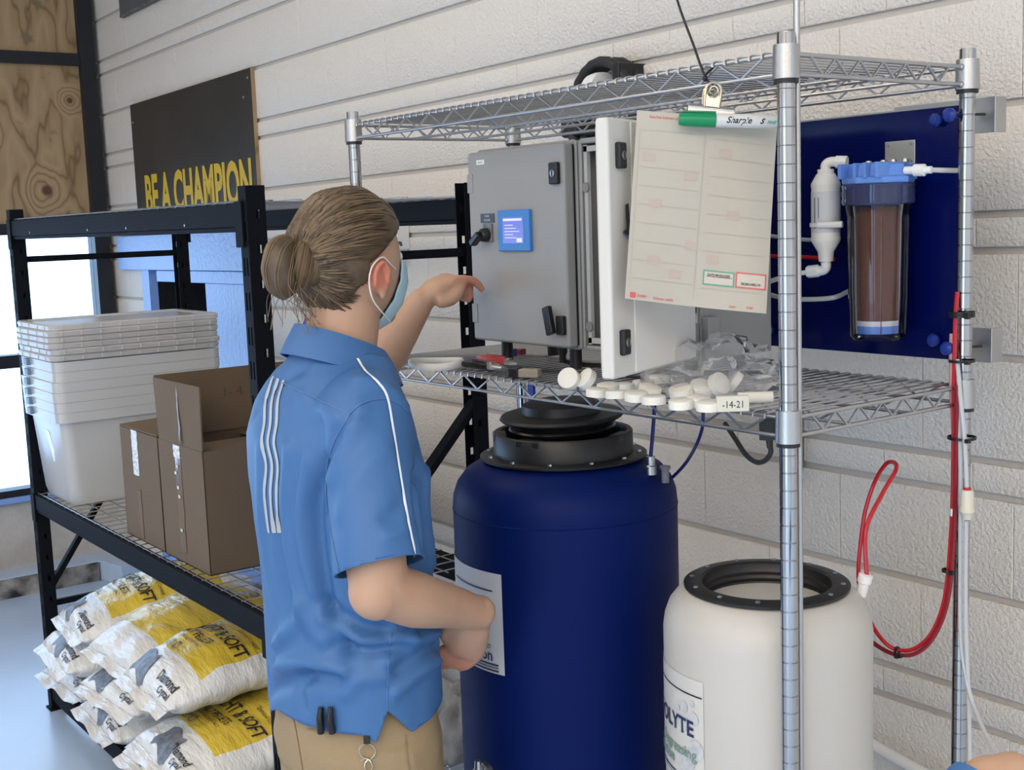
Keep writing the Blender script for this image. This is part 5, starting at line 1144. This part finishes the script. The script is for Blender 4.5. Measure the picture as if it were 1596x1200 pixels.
# --- trousers and shoes
tr = MB(); wr = []
for z_, hx, hy, cy in ((.845, .168, .122, .97), (.90, .170, .122, .97), (.95, .164, .116, .97), (1.00, .150, .102, .97), (1.03, .14, .09, .97)):
    wr.append([Vector((PX + hx * math.copysign(abs(math.cos(a * math.pi / 18)) ** .85, math.cos(a * math.pi / 18)), cy + hy * math.copysign(abs(math.sin(a * math.pi / 18)) ** .9, math.sin(a * math.pi / 18)), z_)) for a in range(36)])
loft(tr, wr, True, True)
for s2 in (-1, 1):
    P = spline([(PX + s2 * .082, .968, .92), (PX + s2 * .088, .972, .72), (PX + s2 * .094, .975, .48), (PX + s2 * .100, .965, .20), (PX + s2 * .102, .965, .035)], 6)
    tr.tube(P, _interp([.100, .096, .082, .075, .078], len(P)), 20)
tme = remeshed(tr, .008, 6)
for v in tme.vertices:
    p = v.co; v.co += v.normal * (.004 * noise.noise(Vector((p.x * 9, p.y * 9, p.z * 14))) + .003 * noise.noise(Vector((p.x * 22, p.y * 22, p.z * 30))))
pants = from_mesh('trousers', tme, M_pants, per)
for s2 in (-1, 1):
    sh = MB(); sh.ball((PX + s2 * .105, 1.005, .045), (.047, .13, .048), 12, 20).ball((PX + s2 * .102, .93, .075), (.042, .055, .05), 10, 16)
    shm = remeshed(sh, .008, 3); from_mesh('shoe', shm, M_blackgloss, per)
bw = bmesh.new(); bw.from_mesh(tme); 
PORG = ORG[per.name]
tbvh = BVHTree.FromBMesh(bw); bw.free()
EYE = Vector((0, 0, CAM_H))
def hit(bvh, x, y):
    r = (RIGHT * (x - 798) + DOWN * (y - 600) + FWD * F_PX).normalized()
    h = bvh.ray_cast(EYE - PORG, r)
    return (None, None) if h[0] is None else (h[0] + PORG, h[1] if h[1].dot(r) < 0 else -h[1])
def trace(bvh, pts, n=6):
    P, N = [], []
    for q in spline([(x, y, 0) for x, y in pts], n):
        a, b = hit(bvh, q.x, q.y)
        if a is not None: P.append(a); N.append(b)
    return P, N
def seam(bvh, pts, w_, mat_, parent, name, lift=.0012, n=6):
    P, N = trace(bvh, pts, n)
    if len(P) > 2: return obj(name, ribbon(P, N, w_, lift), mat_, parent, smooth=60)
M_seam = mat('khaki_seam', (.24, .165, .085), .8)
seam(tbvh, [(450, 1090), (462, 1140), (472, 1200)], .003, M_seam, pants, 'side_seam'); seam(tbvh, [(480, 1136), (520, 1142), (548, 1134)], .0035, M_seam, pants, 'pocket_edge'); seam(tbvh, [(632, 1145), (634, 1175), (638, 1200)], .003, M_seam, pants, 'pocket_edge')

# --- polo shirt
def se(c, s_, e): return math.copysign(abs(c) ** e, c) * s_
sh = MB(); rings = []
SHT = ((.900, .178, .128, .968), (.96, .178, .130, .968), (1.02, .176, .130, .968), (1.10, .172, .128, .968), (1.18, .170, .126, .966), (1.26, .176, .125, .962), (1.34, .190, .122, .956), (1.41, .194, .112, .948), (1.46, .182, .096, .950), (1.495, .150, .084, .957), (1.525, .110, .078, .970), (1.550, .078, .072, .974), (1.570, .066, .066, .978))
for z_, hx, hy, cy in SHT:
    rings.append([Vector((PX + se(math.cos(a * math.pi / 24), hx, .88), cy + se(math.sin(a * math.pi / 24), hy, .92), z_)) for a in range(48)])
loft(sh, rings, True, True)
sdir = (ER - SR).normalized(); SE_ = VX(592, 884, -1.552)
P = spline([SR + Vector((-.05, .004, .012)), SR, SR.lerp(SE_, .5) + Vector((.006, -.004, 0)), SE_, SE_ + sdir * .02], 6)
sh.tube(P, _interp([.062, .068, .070, .068, .068], len(P)), 22)
ld_ = (EL - SL).normalized(); P = spline([SL + Vector((.05, 0, .01)), SL, SL.lerp(EL, .45), SL.lerp(EL, .70)], 6)
sh.tube(P, _interp([.060, .064, .058, .054], len(P)), 20)
sme = remeshed(sh, .0075, 7, .5)
bm = bmesh.new(); bm.from_mesh(sme); bpy.data.meshes.remove(sme)
def cut(co, no, test=None):
    g = bm.verts[:] + bm.edges[:] + bm.faces[:]
    if test:
        fs = [f for f in bm.faces if test(f.calc_center_median())]; es = set(e for f in fs for e in f.edges); vs = set(v for f in fs for v in f.verts); g = list(vs) + list(es) + fs
    bmesh.ops.bisect_plane(bm, geom=g, plane_co=co, plane_no=no, dist=1e-6)
def drop(test):
    fs = [f for f in bm.faces if test(f.calc_center_median())]; bmesh.ops.delete(bm, geom=fs, context='FACES')
# sleeve ends and neck
n_ = (sdir + Vector((.10, .10, 0))).normalized()
near = lambda p: p.x > -1.618 and ((p - SE_) - sdir * (p - SE_).dot(sdir)).length < .092 and abs((p - SE_).dot(sdir)) < .08
cut(SE_, n_, near); drop(lambda p: near(p) and (p - SE_).dot(n_) > 0)
ls = SL.lerp(EL, .60); near2 = lambda p: (p - ls).length < .13
cut(ls, ld_, near2); drop(lambda p: near2(p) and (p - ls).dot(ld_) > 0 and p.x < -1.93)
nk = Vector((PX, .975, 1.548)); nn = Vector((0, .30, 1)).normalized()
cut(nk, nn); drop(lambda p: (p - nk).dot(nn) > 0 and p.z > 1.5 and abs(p.x - PX) < .09 and abs(p.y - .975) < .1)
# hem with split, pointed side vent
def hemz(p):
    a = math.atan2(p.y - .968, p.x - PX)          # 0 = right side, -pi/2 = back
    back = max(0.0, -math.sin(a)); return a, back
hz0 = .955
cut(Vector((PX, .97, .915)), Vector((0, 0, 1))); drop(lambda p: p.z < .915)
vc = VX(604, 1108, PX + .172)                      # top of the vent
c1, c2 = VX(580, 1160, PX + .172), VX(641, 1142, PX + .172)
def plane_thru(a, b): d = (b - a); n = d.cross(Vector((1, 0, 0))).normalized(); return n
lo1, lo2 = VX(591, 1158, PX + .172), VX(640, 1140, PX + .172)
n1 = plane_thru(vc, lo1); n2 = plane_thru(vc, lo2)
if n1.y < 0: n1 = -n1
if n2.y > 0: n2 = -n2
side = lambda p: p.x > PX + .08 and abs(p.y - vc.y) < .08 and p.z < vc.z + .03
cut(vc, n1, side); cut(vc, n2, side); drop(lambda p: side(p) and (p - vc).dot(n1) > 0 and (p - vc).dot(n2) > 0 and p.z < vc.z)
# rear hem rises from the vent point to the back, front hem likewise
hb = lambda p: p.y < lo1.y + .01 and p.z < 1.06 and p.x > PX - .05
e1 = VX(540, 1128, PX + .16); nb = (lo1 - e1).cross(Vector((1, .3, 0))).normalized()
if nb.z > 0: nb = -nb
cut(lo1, nb, lambda p: p.z < 1.03 and p.y < lo1.y + .012); drop(lambda p: p.z < 1.03 and p.y < lo1.y + .012 and (p - lo1).dot(nb) > 0 and p.z < hz0)
cut(Vector((0, 0, hz0 - .012)), Vector((0, 0, 1)), lambda p: p.y < .955); drop(lambda p: p.y < e1.y and p.z < hz0 - .012)
e2 = VX(676, 1085, PX + .11); nf = (lo2 - e2).cross(Vector((1, 0, 0))).normalized()
if nf.z > 0: nf = -nf
cut(lo2, nf, lambda p: p.z < 1.06 and p.y > lo2.y - .012); drop(lambda p: p.z < 1.06 and p.y > lo2.y - .012 and (p - lo2).dot(nf) > 0 and p.z < .985)
bmesh.ops.recalc_face_normals(bm, faces=bm.faces)
# folds: ridges (+) and valleys (-) along lines drawn on the cloth
bm.normal_update(); fb = BVHTree.FromBMesh(bm)
PSAVE = PORG; PORG = Vector((0, 0, 0))
FOLDS = [([(508, 735), (492, 790), (500, 880), (515, 960), (545, 1010)], -.012, .012), ([(478, 720), (470, 800), (478, 880), (500, 950)], .006, .010), ([(450, 700), (446, 800), (462, 900), (490, 980), (520, 1010)], .007, .012), ([(432, 820), (445, 920), (470, 1000)], -.006, .012),
         ([(500, 940), (560, 975), (600, 985)], -.011, .011), ([(505, 965), (560, 1000), (640, 992)], .010, .010), ([(520, 1008), (580, 1014), (630, 1008)], -.013, .010), ([(600, 1030), (640, 1000), (680, 985)], .008, .009), ([(620, 1045), (655, 1020), (688, 1005)], -.008, .009), ([(615, 1080), (650, 1050), (688, 1025)], .007, .010),
         ([(415, 1050), (450, 1035), (500, 1035), (535, 1045)], .012, .012), ([(420, 1075), (470, 1058), (525, 1060)], -.010, .012), ([(430, 1005), (460, 970), (470, 940)], .008, .010), ([(405, 1060), (430, 1040)], -.010, .012), ([(470, 1100), (465, 1070), (480, 1050)], -.008, .010), ([(540, 1080), (560, 1060), (600, 1055)], .006, .012),
         ([(560, 640), (540, 690), (515, 745)], .007, .014), ([(545, 650), (520, 690), (505, 725)], -.008, .010), ([(600, 700), (560, 740), (530, 800)], .004, .014), ([(628, 780), (615, 800), (600, 808)], -.004, .008), ([(636, 820), (620, 832), (604, 836)], .004, .007),
         ([(655, 680), (650, 760), (660, 850)], -.009, .010), ([(664, 690), (662, 780), (672, 880)], .007, .010), ([(405, 700), (408, 800), (420, 900), (440, 980)], .004, .012), ([(400, 640), (430, 600), (470, 575)], -.004, .012), ([(470, 620), (520, 650), (560, 665)], .004, .016), ([(560, 590), (600, 600), (640, 640)], .004, .012)]
VC = np.array([v.co[:] for v in bm.verts]); dsp = np.zeros(len(VC))
for pts, amp, wd in FOLDS:
    L, _ = trace(fb, pts, 6)
    if len(L) < 2: continue
    best = np.full(len(VC), 9.0)
    for a_, b_ in zip(L, L[1:]):
        a_ = np.array(a_[:]); ab = np.array(b_[:]) - a_; t = np.clip(((VC - a_) @ ab) / max(ab @ ab, 1e-9), 0, 1); best = np.minimum(best, np.linalg.norm(VC - a_ - t[:, None] * ab, axis=1))
    dsp += 1.45 * amp * np.exp(-(best / wd) ** 2)
bm.verts.ensure_lookup_table(); bm.verts.index_update(); nrm = [v.normal.copy() for v in bm.verts]
for v in bm.verts:
    p = v.co; d = float(dsp[v.index])
    d += .0035 * noise.noise(Vector((p.x * 11, p.y * 11, p.z * 5))) + .0018 * noise.noise(Vector((p.x * 25 + 5, p.y * 25, p.z * 13)))
    v.co = p + nrm[v.index] * d
bmesh.ops.smooth_vert(bm, verts=bm.verts, factor=.4, use_axis_x=True, use_axis_y=True, use_axis_z=True)
PORG = PSAVE
shm = bpy.data.meshes.new('shirt'); bm.to_mesh(shm); bm.free()
shirt = from_mesh('polo_shirt', shm, M_shirt, per)
so = shirt.modifiers.new('thick', 'SOLIDIFY'); so.thickness = .0022; so.offset = -1
bw = bmesh.new(); bw.from_mesh(shm); sbvh = BVHTree.FromBMesh(bw); bw.free()
# collar: fold-over band round the neck
cn = []
for k in range(41):
    a = math.radians(-90 - 165 + 330 * k / 40)        # open at the front
    f = (1 + math.sin(a)) / 2                          # 0 back, 1 front
    zt = 1.592 - .060 * f; c_ = Vector((PX, .978, 0))
    ca, sa = math.cos(a), math.sin(a)
    cn.append([c_ + Vector((.063 * ca, .064 * sa, zt - .03)), c_ + Vector((.066 * ca, .068 * sa, zt)), c_ + Vector((.071 * ca, .074 * sa, zt + .002)), c_ + Vector((.082 * ca, .086 * sa, zt - .018)), c_ + Vector((.098 * ca, .100 * sa, zt - .044 - .012 * f)), c_ + Vector((.096 * ca, .098 * sa, zt - .046 - .012 * f))])
co_ = obj('collar', MB().grid(cn), M_shirt, per, smooth=60); sm_ = co_.modifiers.new('t', 'SOLIDIFY'); sm_.thickness = .002
# back stripes, shoulder piping, seams, cuffs
for k, dx in enumerate((0, 9.5, 19)):
    pts = [(428 + dx * .9 - 2, 588 + dx * .25), (415 + dx, 625), (413 + dx, 660), (409 + dx, 690), (416 + dx * .95, 725), (413 + dx, 765), (416 + dx * .9, 800), (420 + dx * .85, 830)]
    seam(sbvh, pts, .0085, M_stripe, shirt, 'back_stripe', .0016, 5)
seam(sbvh, [(557, 560), (570, 580), (590, 598), (603, 620), (612, 670), (620, 720), (628, 770), (637, 820), (647, 868)], .0040, M_pipe, shirt, 'piping', .0022, 8)
M_sseam = mat('shirt_seam', (.06, .15, .36), .6)
for pts in ([(405, 575), (440, 596), (490, 620), (545, 645)], [(545, 646), (560, 632), (580, 624), (603, 622), (625, 632), (640, 648)], [(545, 646), (520, 690), (508, 740), (512, 800), (522, 860), (530, 893)], [(610, 985), (606, 1020), (604, 1060), (603, 1106)]):
    seam(sbvh, pts, .0022, M_sseam, shirt, 'seam', .0012, 6)
seam(sbvh, [(532, 880), (570, 876), (610, 868), (650, 858)], .0016, M_sseam, shirt, 'cuff_stitch', .0012, 6)

# --- hair
M_hair2 = M_hair
def hair_ok(d):
    p = head_pt(d); x, y, z = p.x, p.y, p.z
    if y > .02: return z > .030 + (y - .02) * .72 - .0 + (abs(x) < .03) * .0
    if y > -.022: return z > -.004 + (y + .022) * .8
    return z > max(-.094, -.030 + (y + .022) * 1.35) + .012 * noise.noise(Vector((x * 60, y * 60, z * 20)))
hm = MB(); rows = []; NU, NV = 110, 160
for i in range(NU + 1):
    t = math.pi * i / NU; row = []
    for j in range(NV):
        a = 2 * math.pi * j / NV; row.append(Vector((math.sin(t) * math.cos(a), math.sin(t) * math.sin(a), math.cos(t))))
    rows.append(row)
idx = {}
def hv(i, j):
    if (i, j) not in idx:
        d = rows[i][j]; off = .0085 + .003 * noise.noise(d * 3) + (.004 if d.z > .3 else 0)
        nb_ = [rows[max(i - 1, 0)][j], rows[min(i + 1, NU)][j], rows[i][(j + 1) % NV], rows[i][(j - 1) % NV]]
        if not all(hair_ok(q) for q in nb_): off = .0015
        idx[(i, j)] = len(hm.v); hm.v.append(hl(*head_pt(d, off)))
    return idx[(i, j)]
for i in range(NU):
    for j in range(NV):
        q = [(i, j), (i + 1, j), (i + 1, (j + 1) % NV), (i, (j + 1) % NV)]
        if sum(hair_ok(rows[a][b]) for a, b in q) >= 3: hm.f.append(tuple(hv(*k) for k in q))
hair = obj('hair', hm, M_hair, per, smooth=80)
BUN = Vector((-.006, -.124, -.012)); bd_ = BUN.normalized()
rnd = random.Random(11); sa, sb = MB(), MB(); made = 0
while made < 620:
    d = Vector((rnd.gauss(0, 1), rnd.gauss(0, 1) + .35, rnd.gauss(0, 1) + .15)).normalized()
    if not hair_ok(d): continue
    ang = d.angle(bd_)
    if ang < .25: continue
    made += 1; t0 = rnd.uniform(0, .35); t1 = min(1, t0 + rnd.uniform(.35, .75)); ax = d.cross(bd_).normalized(); P = []; wob = rnd.uniform(-.05, .05); ok = True
    for k in range(9):
        t = t0 + (t1 - t0) * k / 8; q = Matrix.Rotation(ang * t, 3, ax) @ d; q = (q + ax * wob * math.sin(math.pi * t)).normalized()
        if not hair_ok(q): ok = False; break
        P.append(hl(*head_pt(q, .0098 + (.004 if q.z > .3 else 0) + .003 * noise.noise(q * 3) + rnd.uniform(-.0012, .0008))))
    if not ok: continue
    (sb if rnd.random() < .38 else sa).tube(P, [.0004, .0013, .0017, .0018, .0018, .0018, .0016, .0012, .0004], 5)
made = 0
while made < 260:      # nape and temple hair swept up into the bun
    az = rnd.uniform(-2.75, -.25); z0 = rnd.uniform(-.80, -.30); ce = math.sqrt(1 - z0 * z0); d = Vector((ce * math.cos(az), ce * math.sin(az), z0)); made += 1
    if head_pt(d).y > -.020: continue
    ang = d.angle(bd_); ax = d.cross(bd_).normalized(); P = []; t1 = rnd.uniform(.5, .95); wob = rnd.uniform(-.08, .08)
    for k in range(8):
        t = t1 * k / 7; q = Matrix.Rotation(ang * t, 3, ax) @ d; q = (q + ax * wob * math.sin(math.pi * t)).normalized(); P.append(hl(*head_pt(q, .0025 + .0075 * min(1, k / 2.5) + rnd.uniform(-.0005, .0010))))
    (sb if rnd.random() < .25 else sa).tube(P, [.0003, .0010, .0014, .0016, .0016, .0015, .0012, .0005], 5)
h1 = obj('hair_strands', sa, M_hair, hair, smooth=80); h1['kind'] = 'stuff'
h2 = obj('light_hair_strands', sb, M_hairlt, hair, smooth=80); h2['kind'] = 'stuff'
bun = MB()
def bl(x, y, z): return hl(BUN.x + x, BUN.y + y, BUN.z + z)
LOB = [([(.002, .004, .038), (-.002, -.010, .022), (-.002, -.014, -.006), (.002, -.010, -.032), (.006, .0, -.050)], [.012, .024, .0275, .024, .010]), ([(.012, .022, .034), (.022, .014, .016), (.022, .012, -.012), (.012, .016, -.034)], [.010, .0165, .0170, .010]), ([(-.016, .018, .028), (-.024, .006, .008), (-.020, .006, -.022), (-.008, .010, -.036)], [.012, .018, .018, .010]), ([(.022, .044, .024), (.032, .034, .008), (.028, .034, -.014), (.016, .038, -.026)], [.009, .0145, .0140, .009])]
for lp_, lr_ in LOB:
    Pl = spline([bl(*q_) for q_ in lp_], 6); bun.tube(Pl, _interp(lr_, len(Pl)), 14)
bo = obj('hair_bun', bun, M_hair, hair, smooth=80)
sc_ = MB(); sc2_ = MB()
for k in range(130):
    lp_, lr_ = LOB[k % 4]; ph = rnd.uniform(0, 6.28); P = []
    base = spline([bl(*q_) for q_ in lp_], 4); rr2 = _interp(lr_, len(base))
    for i_ in range(len(base)):
        tg_ = (base[min(i_ + 1, len(base) - 1)] - base[max(i_ - 1, 0)]).normalized(); u_ = (HR @ Vector((1, 0, 0))); u_ = (u_ - tg_ * u_.dot(tg_)).normalized(); w2 = tg_.cross(u_); an = ph + i_ * .06
        P.append(base[i_] + (u_ * math.cos(an) + w2 * math.sin(an)) * rr2[i_] * 1.005)
    (sc_ if k % 3 else sc2_).tube(P, .0010, 4)
obj('bun_dark_strands', sc2_, M_hair, hair, smooth=80)['kind'] = 'stuff'
h3 = obj('bun_strands', sc_, M_hairlt, hair, smooth=80); h3['kind'] = 'stuff'
fly = MB()
for k in range(46):
    s0 = bl(rnd.uniform(-.02, .03), rnd.uniform(-.02, .06), rnd.uniform(-.05, -.02)); dd = Vector((rnd.uniform(-.03, .04), rnd.uniform(-.03, .05), rnd.uniform(-.075, -.03)))
    fly.tube(spline([s0, s0 + dd * .5 + Vector((0, -.006, .004)), s0 + dd], 4), .00055, 3)
h4 = obj('loose_strands', fly, M_hairlt, hair, smooth=80); h4['kind'] = 'stuff'

# --- mask with ear loops
mr = []
for i in range(13):
    v = i / 12; row = []
    for j in range(33):
        az = math.radians(90 + (-54 + 108 * j / 32)); zz = .004 - .122 * v
        el = max(-.98, min(.98, zz / .119)); ce = math.sqrt(1 - el * el); d = Vector((ce * math.cos(az), ce * math.sin(az), el))
        p = head_pt(d, .0025 + (.005 + .010 * math.sin(math.pi * v)) * min(1, 3 * (1 - abs(az - math.pi / 2) / .95)) + .016 * max(0, 1 - abs(az - math.pi / 2) / .5) * math.sin(math.pi * min(1, v * 1.3)))
        if i in (3, 6, 9): p += d * .0015
        row.append(hl(*p))
    mr.append(row)
mk_ = obj('face_mask', MB().grid(mr), M_maskm, per, smooth=60); q = mk_.modifiers.new('t', 'SOLIDIFY'); q.thickness = .0015
for s2 in (-1, 1):
    obj('ear_loop', MB().tube(spline([hl(s2 * .052, .068, -.016), hl(s2 * .078, .022, -.006), hl(s2 * .083, -.004, .006), hl(s2 * .083, -.026, -.010), hl(s2 * .081, -.030, -.035), hl(s2 * .078, -.018, -.062), hl(s2 * .070, .012, -.082), hl(s2 * .046, .056, -.098)], 6), .0013, 6), M_loop, mk_)

# --- things carried
kp, kn = hit(tbvh, 503, 1140)
if kp is None: kp, kn = Vector((PX + .05, .86, .94)), Vector((0, -1, 0))
gl = root('pocket_cutters', kp, 'black handled tool sticking out of the rear trouser pocket', 'tool')
for x0, x1 in ((499, 500), (514, 518)):
    a_ = hit(sbvh, x0, 1112)[0] or kp; dp = (a_ - EYE).dot(FWD); pt = [VD(x1, 1142, dp - .004), VD(x0, 1122, dp - .010), VD(x0 + 1, 1102, dp - .010)]
    obj('tool_handle', MB().tube(spline(pt, 5), _interp([.006, .0065, .0045], 11), 10), M_blackgloss, gl)
kc, kn2 = hit(tbvh, 574, 1170)
if kc is None: kc, kn2 = Vector((PX + .16, .93, .9)), Vector((1, -.3, 0))
kc = kc + kn2 * .010
kr = root('key_rings', kc, 'metal key rings hanging from the belt at the hip', 'keys')
tx_ = RIGHT.copy()
def ring(dx, dz, r_, tilt_=0):
    c = kc + tx_ * dx + Vector((0, 0, dz)); u = (tx_ * math.cos(tilt_) + kn2 * math.sin(tilt_)).normalized(); 
    return MB().tube([c + u * (r_ * math.cos(k * .3142)) + Vector((0, 0, r_ * math.sin(k * .3142))) for k in range(20)], .0013, 6, closed=True)
obj('ring', ring(0, -.002, .0125), M_brass, kr); obj('ring', ring(-.004, -.028, .0135, .6), M_brass, kr); obj('ring', ring(.006, -.028, .0125, -.5), M_brass, kr)
obj('clasp', MB().obox(kc + Vector((0, 0, .016)), tx_ * .005, kn2 * .002, (0, 0, .007)), M_black, kr, bevel=.001); obj('key', MB().obox(kc + Vector((0, 0, -.055)), tx_ * .008, kn2 * .001, (0, 0, .016)), M_brass, kr, bevel=.0008)

# --- second person, only a hand and sleeve in view at the lower right
p2 = root('person', VD(1560, 1290, 1.25), 'hand and blue sleeve at the lower right edge', 'person')
a0, a1, a2, a3 = VD(1380, 1420, 1.20), VD(1530, 1222, 1.25), VD(1580, 1208, 1.26), VD(1640, 1222, 1.27)
hb_ = MB().tube(spline([a0, a0.lerp(a1, .6), a1, a1.lerp(a2, .5), a2, a2.lerp(a3, .5)], 4), _interp([.036, .030, .025, .024, .024, .018], 21), 14)
for k in range(4):
    o_ = FWD * (-.022 + .015 * k); hb_.tube(spline([a2.lerp(a3, .3) + o_, a3 + o_ + Vector((0, 0, .004)), a3 + RIGHT * .03 + DOWN * .012 + o_, a3 + RIGHT * .04 + DOWN * .034 + o_], 4), _interp([.010, .010, .009, .0075], 13), 10)
hb_.tube(spline([a2 + DOWN * .012 - FWD * .02, a2 + DOWN * .032 - FWD * .03 + RIGHT * .012, a2 + DOWN * .045 - FWD * .028 + RIGHT * .036], 4), _interp([.012, .011, .008], 9), 10)
from_mesh('arm', remeshed(hb_, .0045, 3), M_skin, p2)
obj('sleeve', MB().tube(spline([a0, a0.lerp(a1, .5), a1 + DOWN * .002], 5), _interp([.050, .044, .0335], 11), 18, caps=False), M_shirt, p2)
